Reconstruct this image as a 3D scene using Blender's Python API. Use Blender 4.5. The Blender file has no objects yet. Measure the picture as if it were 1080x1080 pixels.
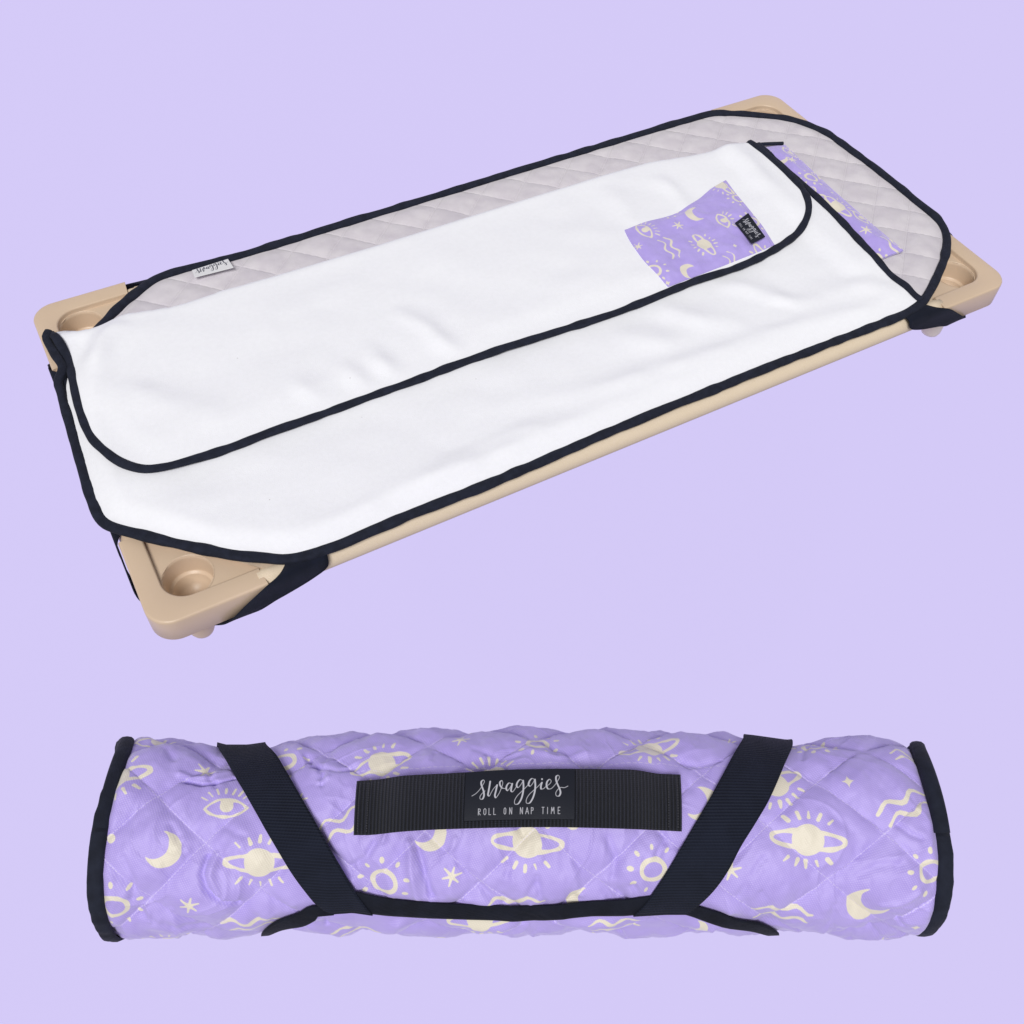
import bpy, math, random
import numpy as np
from mathutils import Matrix, Vector
from mathutils.geometry import delaunay_2d_cdt

random.seed(7)
RNG = np.random.default_rng(11)
SC = bpy.context.scene
COL = SC.collection

# ------------------------------------------------------------------ camera model
F = 1055.9905                       # focal length in pixels of a 1080 px wide frame
ROT = np.array([[0.87654844, -0.48023816, 0.03215816],
                [-0.36494552, -0.70670009, -0.60612685],
                [0.31381142, 0.51956357, -0.79471762]])
EYE = np.array([0.04926313, -0.65921534, 0.9520979])
L, W = 1.2933, 0.58                 # cot length and width in metres


def ray(u, v):
    return ROT.T @ np.array([(u - 540) / F, (v - 540) / F, 1.0])


def pz(u, v, z=0.0):                # where a sight line meets a level at height z
    d = ray(u, v)
    return EYE + d * ((z - EYE[2]) / d[2])


def pzl(pts, z):
    return [tuple(pz(a, b, z)[:2]) for a, b in pts]


# ------------------------------------------------------------------ small maths helpers
def smooth(e0, e1, x):
    t = np.clip((x - e0) / (e1 - e0), 0, 1)
    return t * t * (3 - 2 * t)


class Noise2:
    def __init__(self, seed):
        self.g = np.random.default_rng(seed).random((256, 256)) * 2 - 1

    def __call__(self, x, y):
        xi, yi = np.floor(x).astype(int), np.floor(y).astype(int)
        fx, fy = x - xi, y - yi
        fx = fx * fx * fx * (fx * (fx * 6 - 15) + 10)
        fy = fy * fy * fy * (fy * (fy * 6 - 15) + 10)
        g = self.g
        a, b = g[xi % 256, yi % 256], g[(xi + 1) % 256, yi % 256]
        c, d = g[xi % 256, (yi + 1) % 256], g[(xi + 1) % 256, (yi + 1) % 256]
        return (a * (1 - fx) + b * fx) * (1 - fy) + (c * (1 - fx) + d * fx) * fy


N1, N2, N3, N4 = Noise2(1), Noise2(2), Noise2(3), Noise2(4)


def catmull(pts, step, closed=False):
    P = np.array(pts, float)
    n = len(P)
    out = []
    segs = n if closed else n - 1
    for i in range(segs):
        if closed:
            p0, p1, p2, p3 = P[(i - 1) % n], P[i], P[(i + 1) % n], P[(i + 2) % n]
        else:
            p1, p2 = P[i], P[i + 1]
            p0 = P[i - 1] if i else 2 * p1 - p2
            p3 = P[i + 2] if i + 2 < n else 2 * p2 - p1
        t0 = 0.0
        t1 = t0 + max(np.linalg.norm(p1 - p0), 1e-6) ** .5
        t2 = t1 + max(np.linalg.norm(p2 - p1), 1e-6) ** .5
        t3 = t2 + max(np.linalg.norm(p3 - p2), 1e-6) ** .5
        k = max(1, int(round(np.linalg.norm(p2 - p1) / step)))
        for q in range(k):
            t = t1 + (t2 - t1) * q / k
            a1 = (t1 - t) / (t1 - t0) * p0 + (t - t0) / (t1 - t0) * p1
            a2 = (t2 - t) / (t2 - t1) * p1 + (t - t1) / (t2 - t1) * p2
            a3 = (t3 - t) / (t3 - t2) * p2 + (t - t2) / (t3 - t2) * p3
            b1 = (t2 - t) / (t2 - t0) * a1 + (t - t0) / (t2 - t0) * a2
            b2 = (t3 - t) / (t3 - t1) * a2 + (t - t1) / (t3 - t1) * a3
            out.append((t2 - t) / (t2 - t1) * b1 + (t - t1) / (t2 - t1) * b2)
    if not closed:
        out.append(P[-1])
    return np.array(out)


def seg_dist(x, y, a, b):
    ax, ay = a
    bx, by = b
    dx, dy = bx - ax, by - ay
    t = np.clip(((x - ax) * dx + (y - ay) * dy) / max(dx * dx + dy * dy, 1e-12), 0, 1)
    return np.hypot(x - ax - t * dx, y - ay - t * dy), t


def poly_dist(x, y, pts, closed=False):
    d = np.full(np.shape(x), 1e9)
    n = len(pts)
    for i in range(n if closed else n - 1):
        d = np.minimum(d, seg_dist(x, y, pts[i], pts[(i + 1) % n])[0])
    return d


def inside(x, y, pts):
    r = np.zeros(np.shape(x), bool)
    n = len(pts)
    for i in range(n):
        (x1, y1), (x2, y2) = pts[i], pts[(i + 1) % n]
        if y1 == y2:
            continue
        c = ((y1 > y) != (y2 > y)) & (x < (x2 - x1) * (y - y1) / (y2 - y1) + x1)
        r ^= c
    return r


# ------------------------------------------------------------------ object helpers
def mesh_obj(name, verts, faces, mat, parent=None, uv=None, attrs=None, smooth_shade=True):
    me = bpy.data.meshes.new(name)
    verts = np.asarray(verts, float)
    me.from_pydata([tuple(v) for v in verts], [], faces)
    me.update()
    if uv is not None:
        uvl = me.uv_layers.new(name='UVMap')
        idx = np.empty(len(me.loops), np.int32)
        me.loops.foreach_get('vertex_index', idx)
        uvl.data.foreach_set('uv', np.asarray(uv, np.float32)[idx].ravel())
    for k, a in (attrs or {}).items():
        at = me.attributes.new(k, 'FLOAT', 'POINT')
        at.data.foreach_set('value', np.asarray(a, np.float32).ravel())
    if smooth_shade:
        me.polygons.foreach_set('use_smooth', np.ones(len(me.polygons), bool))
    if mat:
        me.materials.append(mat)
    o = bpy.data.objects.new(name, me)
    COL.objects.link(o)
    if parent is not None:
        o.parent = parent
        pw = parent.location if parent.parent is None else parent.location + parent.parent.location
        me.transform(Matrix.Translation(-Vector(pw)))
    return o


def thing(name, label, cat, loc=(0, 0, 0)):
    o = bpy.data.objects.new(name, None)
    o.empty_display_size = .05
    COL.objects.link(o)
    o.location = loc
    o['label'] = label
    o['category'] = cat
    return o


def grid_faces(nr, nc, wrap_c=False, off=0, flip=False):
    i, j = np.meshgrid(np.arange(nr - 1), np.arange(nc if wrap_c else nc - 1), indexing='ij')
    j2 = (j + 1) % nc
    f = np.stack([i * nc + j, i * nc + j2, (i + 1) * nc + j2, (i + 1) * nc + j], -1).reshape(-1, 4) + off
    if flip:
        f = f[:, ::-1]
    return f.tolist()


def sweep(path, ups, profile, closed=False, scale=None):
    """profile: (side, up) closed section carried along path."""
    P = np.asarray(path, float)
    n = len(P)
    if closed:
        T = np.roll(P, -1, 0) - np.roll(P, 1, 0)
    else:
        T = np.gradient(P, axis=0)
    T /= np.linalg.norm(T, axis=1)[:, None] + 1e-12
    U = np.broadcast_to(np.asarray(ups, float), P.shape).copy()
    U -= T * (U * T).sum(1)[:, None]
    U /= np.linalg.norm(U, axis=1)[:, None] + 1e-12
    S = np.cross(T, U)
    pr = np.asarray(profile, float)
    sc = np.ones(n) if scale is None else np.asarray(scale)
    V = P[:, None, :] + (S[:, None, :] * pr[None, :, :1] + U[:, None, :] * pr[None, :, 1:]) * sc[:, None, None]
    m = len(pr)
    V = V.reshape(-1, 3)
    faces = grid_faces(n, m, True)
    if closed:
        o = (n - 1) * m
        for j in range(m):
            faces.append([o + j, o + (j + 1) % m, (j + 1) % m, j])
    else:
        faces.append(list(range(m))[::-1])
        faces.append([(n - 1) * m + j for j in range(m)])
    # uv: along, around
    s = np.concatenate([[0], np.cumsum(np.linalg.norm(np.diff(P, axis=0), axis=1))])
    pl = np.concatenate([[0], np.cumsum(np.linalg.norm(np.diff(pr, axis=0), axis=1))])
    uv = np.stack(np.broadcast_arrays(s[:, None], pl[None, :]), -1).reshape(-1, 2)
    return V, faces, uv


def oval(w, h, n=14, p=2.6):
    out = []
    for k in range(n):
        a = 2 * math.pi * k / n
        c, s = math.cos(a), math.sin(a)
        out.append((w / 2 * math.copysign(abs(c) ** (2 / p), c), h / 2 * math.copysign(abs(s) ** (2 / p), s)))
    return out


def lathe(prof, cx, cy, n=40):
    V, nr = [], len(prof)
    for r, z in prof:
        for k in range(n):
            a = 2 * math.pi * k / n
            V.append((cx + r * math.cos(a), cy + r * math.sin(a), z))
    return V, grid_faces(nr, n, True)


def sheet(outline, zf, step, thick):
    """A soft sheet of cloth: interior triangulated, top, underside and edge."""
    out = np.asarray(outline)
    n = len(out)
    x0, y0 = out.min(0)
    x1, y1 = out.max(0)
    gx, gy = np.meshgrid(np.arange(x0, x1, step), np.arange(y0, y1, step * .9), indexing='ij')
    gx = gx + (np.arange(gy.shape[1]) % 2)[None, :] * step * .5
    gx, gy = gx.ravel(), gy.ravel()
    ok = inside(gx, gy, out)
    gx, gy = gx[ok], gy[ok]
    ok = poly_dist(gx, gy, out, True) > step * .55
    pts = np.concatenate([out, np.stack([gx[ok], gy[ok]], 1)])
    r = delaunay_2d_cdt([Vector(p) for p in pts], [(i, (i + 1) % n) for i in range(n)], [], 0, 1e-6)
    v = np.array([tuple(p) for p in r[0]])
    tri = np.array([f for f in r[2] if len(f) == 3])
    c = v[tri].mean(1)
    tri = tri[inside(c[:, 0], c[:, 1], out)]
    a = v[tri]
    area = (a[:, 1, 0] - a[:, 0, 0]) * (a[:, 2, 1] - a[:, 0, 1]) - (a[:, 2, 0] - a[:, 0, 0]) * (a[:, 1, 1] - a[:, 0, 1])
    tri[area < 0] = tri[area < 0][:, ::-1]
    z = zf(v[:, 0], v[:, 1])
    top = np.column_stack([v, z])
    bot = np.column_stack([v, z - thick])
    nv = len(v)
    faces = tri.tolist() + (tri[:, ::-1] + nv).tolist()
    e = {}
    for t in tri.tolist():
        for k in range(3):
            e[(t[k], t[(k + 1) % 3])] = 1
    for (p, q) in list(e):
        if (q, p) not in e:
            faces.append([q, p, p + nv, q + nv])
    return np.concatenate([top, bot]), faces, np.concatenate([v, v])


# ------------------------------------------------------------------ materials
def srgb(r, g, b):
    def c(v):
        v /= 255
        return v / 12.92 if v <= .04045 else ((v + .055) / 1.055) ** 2.4
    return (c(r), c(g), c(b), 1)


class NT:
    def __init__(self, name):
        self.m = bpy.data.materials.new(name)
        self.m.use_nodes = True
        self.t = self.m.node_tree
        self.b = self.t.nodes['Principled BSDF']

    def n(self, typ, **kw):
        o = self.t.nodes.new(typ)
        for k, v in kw.items():
            if k in o.inputs:
                o.inputs[k].default_value = v
            else:
                setattr(o, k, v)
        return o

    def l(self, a, b):
        self.t.links.new(a, b)

    def math(self, op, a, b=None, c=None):
        o = self.n('ShaderNodeMath', operation=op)
        for i, v in enumerate((a, b, c)):
            if v is None:
                continue
            if isinstance(v, (int, float)):
                o.inputs[i].default_value = v
            else:
                self.l(v, o.inputs[i])
        return o.outputs[0]

    def mix(self, fac, a, b):
        o = self.n('ShaderNodeMix', data_type='RGBA')
        for s, v in ((0, fac), (6, a), (7, b)):
            if isinstance(v, (int, float, tuple)):
                o.inputs[s].default_value = v
            else:
                self.l(v, o.inputs[s])
        return o.outputs[2]

    def step(self, x, lo, hi, a=0.0, b=1.0):
        o = self.n('ShaderNodeMapRange', interpolation_type='SMOOTHSTEP')
        self.l(x, o.inputs[0])
        for i, v in ((1, lo), (2, hi), (3, a), (4, b)):
            o.inputs[i].default_value = v
        return o.outputs[0]

    def noise(self, scale, detail=2, rough=.5, vec=None):
        o = self.n('ShaderNodeTexNoise')
        o.inputs['Scale'].default_value = scale
        o.inputs['Detail'].default_value = detail
        o.inputs['Roughness'].default_value = rough
        if vec is None:
            g = self.n('ShaderNodeNewGeometry')
            vec = g.outputs['Position']
        self.l(vec, o.inputs['Vector'])
        return o.outputs['Fac']

    def uv(self):
        s = self.n('ShaderNodeSeparateXYZ')
        t = self.n('ShaderNodeUVMap', uv_map='UVMap')
        self.l(t.outputs[0], s.inputs[0])
        return t.outputs[0], s.outputs[0], s.outputs[1]

    def bump(self, h, dist, strength=1.0, prev=None):
        o = self.n('ShaderNodeBump')
        o.inputs['Strength'].default_value = strength
        o.inputs['Distance'].default_value = dist
        self.l(h, o.inputs['Height'])
        if prev is not None:
            self.l(prev, o.inputs['Normal'])
        return o.outputs[0]

    def finish(self, color, rough, normal=None, spec=.3, sheen=0.0):
        if isinstance(color, tuple):
            self.b.inputs['Base Color'].default_value = color
        else:
            self.l(color, self.b.inputs['Base Color'])
        if isinstance(rough, (int, float)):
            self.b.inputs['Roughness'].default_value = rough
        else:
            self.l(rough, self.b.inputs['Roughness'])
        self.b.inputs['Specular IOR Level'].default_value = spec
        if sheen:
            self.b.inputs['Sheen Weight'].default_value = sheen
            self.b.inputs['Sheen Roughness'].default_value = .5
        if normal is not None:
            self.l(normal, self.b.inputs['Normal'])
        return self.m


def wave01(m, x, period, phase=0.0):
    return m.math('MULTIPLY_ADD', m.math('SINE', m.math('MULTIPLY_ADD', x, 2 * math.pi / period, phase)), .5, .5)


def mat_plastic(name, col, rough=.36):
    m = NT(name)
    n1 = m.noise(9, 3)
    n2 = m.noise(900, 2)
    c = m.mix(m.step(n1, .3, .7), tuple(x * .95 for x in col[:3]) + (1,), col)
    return m.finish(c, m.step(n1, .25, .75, rough - .05, rough + .08), m.bump(n2, .0003, .35), .4)


def mat_web(name, col, period, rough=.75, depth=.0005, spec=.25, axis=0, cross=.0011, glint=1.9, sheen=.04):
    """woven webbing: ribs along one uv axis"""
    m = NT(name)
    _, u, v = m.uv()
    a, b = (u, v) if axis == 0 else (v, u)
    r = wave01(m, a, period)
    x = wave01(m, b, cross)
    h = m.math('ADD', r, m.math('MULTIPLY', x, .35))
    n = m.noise(60, 3)
    n2 = m.noise(1600, 2)
    c = m.mix(m.step(n, .3, .7), tuple(q * .8 for q in col[:3]) + (1,), tuple(q * 1.15 for q in col[:3]) + (1,))
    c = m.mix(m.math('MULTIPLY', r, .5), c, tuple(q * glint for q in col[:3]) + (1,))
    h = m.math('ADD', h, m.math('MULTIPLY', n2, .5))
    return m.finish(c, rough, m.bump(h, depth, .8), spec, sheen)


def mat_bias(name, col):
    m = NT(name)
    _, u, v = m.uv()
    diag = wave01(m, m.math('ADD', u, m.math('MULTIPLY', v, 1.0)), .0085)
    n = m.noise(90, 3)
    n2 = m.noise(2200, 2)
    h = m.math('ADD', m.math('MULTIPLY', diag, .10), m.math('ADD', m.math('MULTIPLY', n, 1.2), m.math('MULTIPLY', n2, .25)))
    c = m.mix(m.step(n, .3, .7), tuple(q * .8 for q in col[:3]) + (1,), tuple(q * 1.2 for q in col[:3]) + (1,))
    return m.finish(c, .8, m.bump(h, .0014, .7), .18, .03)


def mat_fleece():
    m = NT('white_fleece')
    n1 = m.noise(700, 3, .65)
    n2 = m.noise(160, 3, .6)
    n3 = m.noise(7, 2)
    h = m.math('ADD', m.math('MULTIPLY', n1, 1.0), m.math('MULTIPLY', n2, .6))
    c = m.mix(m.step(n2, .25, .75), (.87, .875, .925, 1), (.895, .90, .95, 1))
    # a few specks of lint
    vo = m.n('ShaderNodeTexVoronoi')
    vo.inputs['Scale'].default_value = 26
    g = m.n('ShaderNodeNewGeometry')
    m.l(g.outputs['Position'], vo.inputs['Vector'])
    lint = m.math('MULTIPLY', m.step(vo.outputs['Distance'], .012, .03, 1, 0), m.step(n3, .50, .54, 0, .5))
    c = m.mix(lint, c, (.30, .27, .27, 1))
    return m.finish(c, .95, m.bump(h, .0005, .5), .1, .15)


def mat_pad():
    m = NT('grey_quilted_cotton')
    qa = m.n('ShaderNodeAttribute', attribute_name='qa').outputs['Fac']
    qb = m.n('ShaderNodeAttribute', attribute_name='qb').outputs['Fac']
    n = m.noise(40, 3)
    n2 = m.noise(1800, 2)
    base = m.mix(m.step(n, .3, .7), srgb(205, 199, 207), srgb(214, 209, 215))
    da = m.math('ABSOLUTE', m.math('SUBTRACT', m.math('FRACT', qa), .5))
    db = m.math('ABSOLUTE', m.math('SUBTRACT', m.math('FRACT', qb), .5))
    la = m.math('MULTIPLY', m.step(da, .489, .497), wave01(m, qb, .06))
    lb = m.math('MULTIPLY', m.step(db, .489, .497), wave01(m, qa, .06))
    line = m.math('MAXIMUM', la, lb)
    base = m.mix(m.math('MULTIPLY', line, .5), base, srgb(222, 217, 224))
    val = m.math('MAXIMUM', m.step(da, .45, .496), m.step(db, .45, .496))
    hh_ = m.math('SUBTRACT', m.math('ADD', m.math('MULTIPLY', n, .6), m.math('MULTIPLY', n2, .2)), m.math('MULTIPLY', val, .6))
    return m.finish(base, .85, m.bump(hh_, .0013, .8), .2, .15)


def mat_print(name, quilt):
    """lilac printed cotton: cream motifs from the mesh's own distance field"""
    m = NT(name)
    sd = m.n('ShaderNodeAttribute', attribute_name='motif').outputs['Fac']
    _, u, v = m.uv()
    n = m.noise(55, 3)
    tw = m.math('MULTIPLY', wave01(m, m.math('ADD', u, m.math('MULTIPLY', v, .55)), .0017), 1.0)
    tw2 = wave01(m, m.math('SUBTRACT', v, m.math('MULTIPLY', u, .35)), .0015)
    weave = m.math('MULTIPLY', tw, tw2)
    lil = m.mix(m.step(n, .3, .7), srgb(171, 153, 228), srgb(179, 162, 234))
    lil = m.mix(m.math('MULTIPLY', weave, .5), lil, srgb(210, 196, 247))
    cream = m.mix(m.math('MULTIPLY', weave, .6), srgb(226, 218, 202), srgb(238, 231, 216))
    c = m.mix(m.step(sd, -.00022, .00022, 1, 0), lil, cream)
    if not quilt:
        hem = m.n('ShaderNodeAttribute', attribute_name='hem').outputs['Fac']
        c = m.mix(m.step(m.math('ABSOLUTE', m.math('SUBTRACT', hem, .006)), .0003, .0009, .55, 0), c, srgb(140, 120, 196))
    h = m.math('ADD', m.math('MULTIPLY', weave, .25), m.math('MULTIPLY', m.noise(130, 3), .7))
    if quilt:
        qa = m.n('ShaderNodeAttribute', attribute_name='qa').outputs['Fac']
        qb = m.n('ShaderNodeAttribute', attribute_name='qb').outputs['Fac']
        da = m.math('ABSOLUTE', m.math('SUBTRACT', m.math('FRACT', qa), .5))
        db = m.math('ABSOLUTE', m.math('SUBTRACT', m.math('FRACT', qb), .5))
        la = m.math('MULTIPLY', m.step(da, .4930, .4965), m.step(wave01(m, qb, .055), .0, .3))
        lb = m.math('MULTIPLY', m.step(db, .4930, .4965), m.step(wave01(m, qa, .055), .0, .3))
        seam = m.n('ShaderNodeAttribute', attribute_name='seam').outputs['Fac']
        ls = m.math('MULTIPLY', m.step(m.math('ABSOLUTE', seam), .0002, .0005, 1, 0), m.step(wave01(m, u, .0042), .15, .4))
        line = m.math('MAXIMUM', m.math('MAXIMUM', la, lb), ls)
        c = m.mix(m.math('MULTIPLY', line, .5), c, srgb(224, 214, 244))
        val = m.math('MAXIMUM', m.step(da, .455, .495), m.step(db, .455, .495))
        h = m.math('SUBTRACT', h, m.math('MULTIPLY', val, .8))
    return m.finish(c, .48, m.bump(h, .0008, .65), .4, .35)


def mat_label(name, ground, ink):
    m = NT(name)
    sd = m.n('ShaderNodeAttribute', attribute_name='letter').outputs['Fac']
    w = m.n('ShaderNodeAttribute', attribute_name='edge').outputs['Fac']
    n = m.noise(1500, 2)
    t = m.n('ShaderNodeMapRange')
    m.l(sd, t.inputs[0])
    m.l(m.math('MULTIPLY', w, -1.0), t.inputs[1])
    m.l(w, t.inputs[2])
    t.inputs[3].default_value = 1
    t.inputs[4].default_value = 0
    g = m.mix(n, tuple(q * .85 for q in ground[:3]) + (1,), ground)
    c = m.mix(t.outputs[0], g, ink)
    return m.finish(c, .55, m.bump(n, .0003, .4), .2)


TAN = srgb(213, 189, 164)
NAVY = (.0130, .0158, .0290, 1)
M_TAN = mat_plastic('tan_plastic', TAN)
M_FOOT = mat_plastic('pale_cream_plastic', srgb(240, 228, 222), .5)
m = NT('tan_mesh_sleeve')
_, u_, v_ = m.uv()
n1, n2 = m.noise(1400, 2), m.noise(30, 3)
wv = m.math('MULTIPLY', wave01(m, v_, .0016), m.step(n1, .3, .7))
M_SLEEVE = m.finish(m.mix(wv, m.mix(n2, srgb(217, 198, 172), srgb(222, 204, 180)), srgb(234, 220, 200)), .85, m.bump(n1, .0003, .5), .15)
M_CANVAS = mat_web('tan_mesh_canvas', srgb(196, 176, 154), .0014, .8, .00004, .2, 0, .0014, 1.04, 0)
M_BIAS = mat_bias('navy_bias_tape', NAVY)
M_STRAP = mat_web('black_elastic', (.0085, .0108, .0215, 1), .0026, .7, .0006, .13, 0, .0021, 2.0, .02)
M_ELAST = mat_bias('black_smooth_elastic', (.0062, .0078, .0160, 1))
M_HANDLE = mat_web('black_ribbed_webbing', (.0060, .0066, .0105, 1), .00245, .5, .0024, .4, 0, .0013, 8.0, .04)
M_FLEECE = mat_fleece()
M_PAD = mat_pad()
M_PRINT = mat_print('lilac_printed_cotton', False)
M_PRINTQ = mat_print('lilac_printed_quilt', True)
M_LABEL = mat_label('black_woven_label', (.0135, .0155, .0250, 1), (.52, .52, .58, 1))
M_WLABEL = mat_label('white_satin_label', (.82, .82, .84, 1), (.04, .045, .07, 1))


# ------------------------------------------------------------------ printed motifs (distance fields)
def cap(x, y, ax, ay, bx, by, r0, r1=None):
    d, t = seg_dist(x, y, (ax, ay), (bx, by))
    return d - (r0 if r1 is None else r0 + (r1 - r0) * t)


def ell(x, y, a, b):
    k = np.hypot(x / a, y / b) + 1e-9
    k2 = np.hypot(x / a ** 2, y / b ** 2) + 1e-9
    return k * (k - 1) / k2


def motif(kind, x, y):
    """x, y in motif units (about -1.3..1.3)"""
    if kind == 'planet':
        d = np.hypot(x * 1.0, y * .96) - .41
        a = math.radians(4)
        rx, ry = x * math.cos(a) + y * math.sin(a), -x * math.sin(a) + y * math.cos(a)
        ring = np.abs(ell(rx, ry, .95, .24)) - .06
        d = np.minimum(d, ring)
        for s in (1, -1):
            for k, an in enumerate((42, 66, 90, 114, 138)):
                t = math.radians(an + 4 * s)
                c0, c1 = .60 + .1 * (abs(an - 90) > 40), .76 + .1 * (abs(an - 90) > 40)
                d = np.minimum(d, cap(x, y, c0 * math.cos(t), s * c0 * math.sin(t) * 1.02, c1 * math.cos(t), s * c1 * math.sin(t) * 1.02, .052, .038))
        return d
    if kind == 'moon':
        d1 = np.hypot(x, y) - 1
        d2 = np.hypot(x + .46, y - .34) - .80
        return np.maximum(d1, -d2)
    if kind == 'eye':
        up = np.hypot(x, y + .62) - 1.15
        lo = np.hypot(x, y - .78) - 1.24
        alm = np.maximum(up, lo)
        d = np.abs(alm + .07) - .07
        d = np.minimum(d, np.maximum(np.hypot(x - .02, y - .1) - .27, alm))
        d = np.minimum(d, np.maximum(np.abs(x - .02) - .25, np.maximum(alm, .12 - y)))
        for k in range(7):
            t = math.radians(145 - k * 17)
            a0, a1 = .86, 1.12
            d = np.minimum(d, cap(x, y, a0 * 1.12 * math.cos(t), a0 * .92 * math.sin(t) - .02, a1 * 1.18 * math.cos(t), a1 * .98 * math.sin(t), .05))
        return d
    if kind == 'sun':
        d = np.abs(ell(x, y, .47, .44) + .0) - .095
        for k in range(9):
            t = 2 * math.pi * k / 9 + .25
            cx, cy = .93 * math.cos(t), .93 * math.sin(t)
            rx, ry = (x - cx) * math.cos(t) + (y - cy) * math.sin(t), -(x - cx) * math.sin(t) + (y - cy) * math.cos(t)
            d = np.minimum(d, ell(rx, ry, .135, .085))
        return d
    if kind == 'aster':
        d = np.full(np.shape(x), 9.)
        for k, ln in enumerate((1, .9, 1.05, .95, 1, .9)):
            t = math.pi / 3 * k + .25
            d = np.minimum(d, cap(x, y, 0, 0, ln * math.cos(t), ln * math.sin(t), .17, .09))
        return d
    if kind == 'spark':
        return (np.sqrt(np.abs(x) + 1e-6) + np.sqrt(np.abs(y) + 1e-6) - 1.0) * .45
    if kind == 'wave':
        d = np.full(np.shape(x), 9.)
        for dy, ph, x0, x1 in ((.2, 0, -.9, 1.0), (-.26, .15, -.75, .95)):
            xs = np.linspace(x0, x1, 15)
            ys = dy + .13 * np.sin((xs - x0) * 6.6 + ph - 1.2)
            for k in range(14):
                d = np.minimum(d, cap(x, y, xs[k], ys[k], xs[k + 1], ys[k + 1], .074 - .03 * abs(k - 6.5) / 6.5))
        return d
    if kind == 'dot':
        return np.hypot(x, y) - 1


def print_field(x, y, items):
    """items: (kind, cx, cy, size, rot_deg, mirror) in metres"""
    d = np.full(np.shape(x), .02)
    for kind, cx, cy, s, rot, mir in items:
        ok = np.abs(x - cx) + np.abs(y - cy) < s * 2.4
        if not ok.any():
            continue
        a = math.radians(rot)
        dx, dy = x[ok] - cx, y[ok] - cy
        lx, ly = (dx * math.cos(a) + dy * math.sin(a)) / s, (-dx * math.sin(a) + dy * math.cos(a)) / s
        if mir:
            lx = -lx
        wob = .025 * N3(lx * 3 + cx * 91, ly * 3 + cy * 77)
        d[ok] = np.minimum(d[ok], (motif(kind, lx, ly) + wob * (kind != 'aster')) * s)
    return d


# ------------------------------------------------------------------ lettering of the labels
# strokes traced on a 0..1080 x 0..617 field, y down; the label spans x 85..965, y 105..525
SCRIPT = [
    [(130, 322), (160, 304), (192, 270), (216, 230), (229, 200), (221, 186), (205, 196), (203, 222), (215, 258), (227, 296), (228, 330), (216, 353), (200, 352), (196, 334), (210, 308), (236, 284)],
    [(276, 203), (272, 240), (265, 290), (262, 322), (272, 330), (288, 300), (306, 268), (332, 238)],
    [(334, 238), (326, 285), (318, 330), (326, 346), (348, 318), (368, 270), (380, 222), (372, 200), (357, 212), (358, 240), (376, 266), (404, 272)],
    [(452, 232), (432, 224), (414, 246), (410, 276), (420, 290), (438, 270), (456, 236)],
    [(458, 232), (452, 266), (450, 294), (462, 302), (482, 276), (500, 244)],
    [(544, 206), (522, 196), (500, 222), (494, 252), (506, 266), (526, 246), (546, 208)],
    [(547, 206), (551, 260), (546, 318), (530, 372), (506, 404), (484, 404), (480, 378), (500, 338), (540, 296), (582, 252), (602, 226)],
    [(640, 198), (620, 188), (598, 214), (592, 244), (604, 256), (622, 238), (642, 200)],
    [(644, 198), (648, 254), (642, 312), (624, 366), (600, 398), (578, 396), (576, 370), (596, 330), (636, 290), (672, 256), (698, 226)],
    [(702, 226), (694, 256), (696, 280), (712, 280), (738, 258), (766, 238), (778, 214), (766, 198), (746, 216), (740, 250), (752, 280), (776, 280), (804, 254), (832, 212), (846, 180), (836, 163), (820, 172), (818, 204), (832, 246), (850, 288), (855, 318), (842, 342), (822, 340), (816, 318), (832, 288), (856, 270), (886, 272), (916, 258)],
    [(702, 196), (703, 198)],
]
CAPS = {
    'R': [[(0, 1), (0, 0), (.8, .08), (.85, .4), (0, .52), (.95, 1)]],
    'O': [[(.5, 0), (.06, .18), (.06, .82), (.5, 1), (.94, .82), (.94, .18), (.5, 0)]],
    'L': [[(0, 0), (0, 1), (.9, 1)]],
    'N': [[(0, 1), (.05, 0), (.95, 1), (1, 0)]],
    'A': [[(0, 1), (.5, 0), (1, 1)], [(.2, .66), (.8, .66)]],
    'P': [[(.1, 1), (.1, 0), (.85, .08), (.85, .42), (.1, .54)]],
    'T': [[(0, 0), (1, 0)], [(.5, 0), (.5, 1)]],
    'I': [[(.5, 0), (.5, 1)]],
    'M': [[(0, 1), (.15, 0), (.5, .6), (.85, 0), (1, 1)]],
    'E': [[(.95, 0), (.1, 0), (.1, 1), (.95, 1)], [(.1, .5), (.8, .5)]],
}
CAPROW = [('R', 187, 205), ('O', 230, 250), ('L', 273, 290), ('L', 312, 330), ('O', 395, 412), ('N', 441, 460),
          ('N', 528, 548), ('A', 572, 597), ('P', 616, 636), ('T', 705, 723), ('I', 742, 760), ('M', 781, 806), ('E', 835, 854)]


def letters_field(x, y, caps=True, bold=1.0):
    d = np.full(np.shape(x), 60.)

    def put(ax, ay, bx, by, r):
        m = (x > min(ax, bx) - 30) & (x < max(ax, bx) + 30) & (y > min(ay, by) - 30) & (y < max(ay, by) + 30)
        if m.any():
            d[m] = np.minimum(d[m], seg_dist(x[m], y[m], (ax, ay), (bx, by))[0] - r)
    for st in SCRIPT:
        q = catmull(st, 7)
        for k in range(len(q) - 1):
            dx, dy = q[k + 1] - q[k]
            down = max(0.0, dy / (math.hypot(dx, dy) + 1e-6))
            put(*q[k], *q[k + 1], bold * (2.3 + 4.2 * down ** 1.5))
    put(702, 195, 702.5, 196, 7 * bold)
    if caps:
        for i, (ch, a, b) in enumerate(CAPROW):
            for st in CAPS[ch]:
                for k in range(len(st) - 1):
                    (p, q), (r, s) = st[k], st[k + 1]
                    put(a + p * (b - a), 432 + q * 52, a + r * (b - a), 432 + s * 52, 2.3 * bold)
    return d


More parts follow.
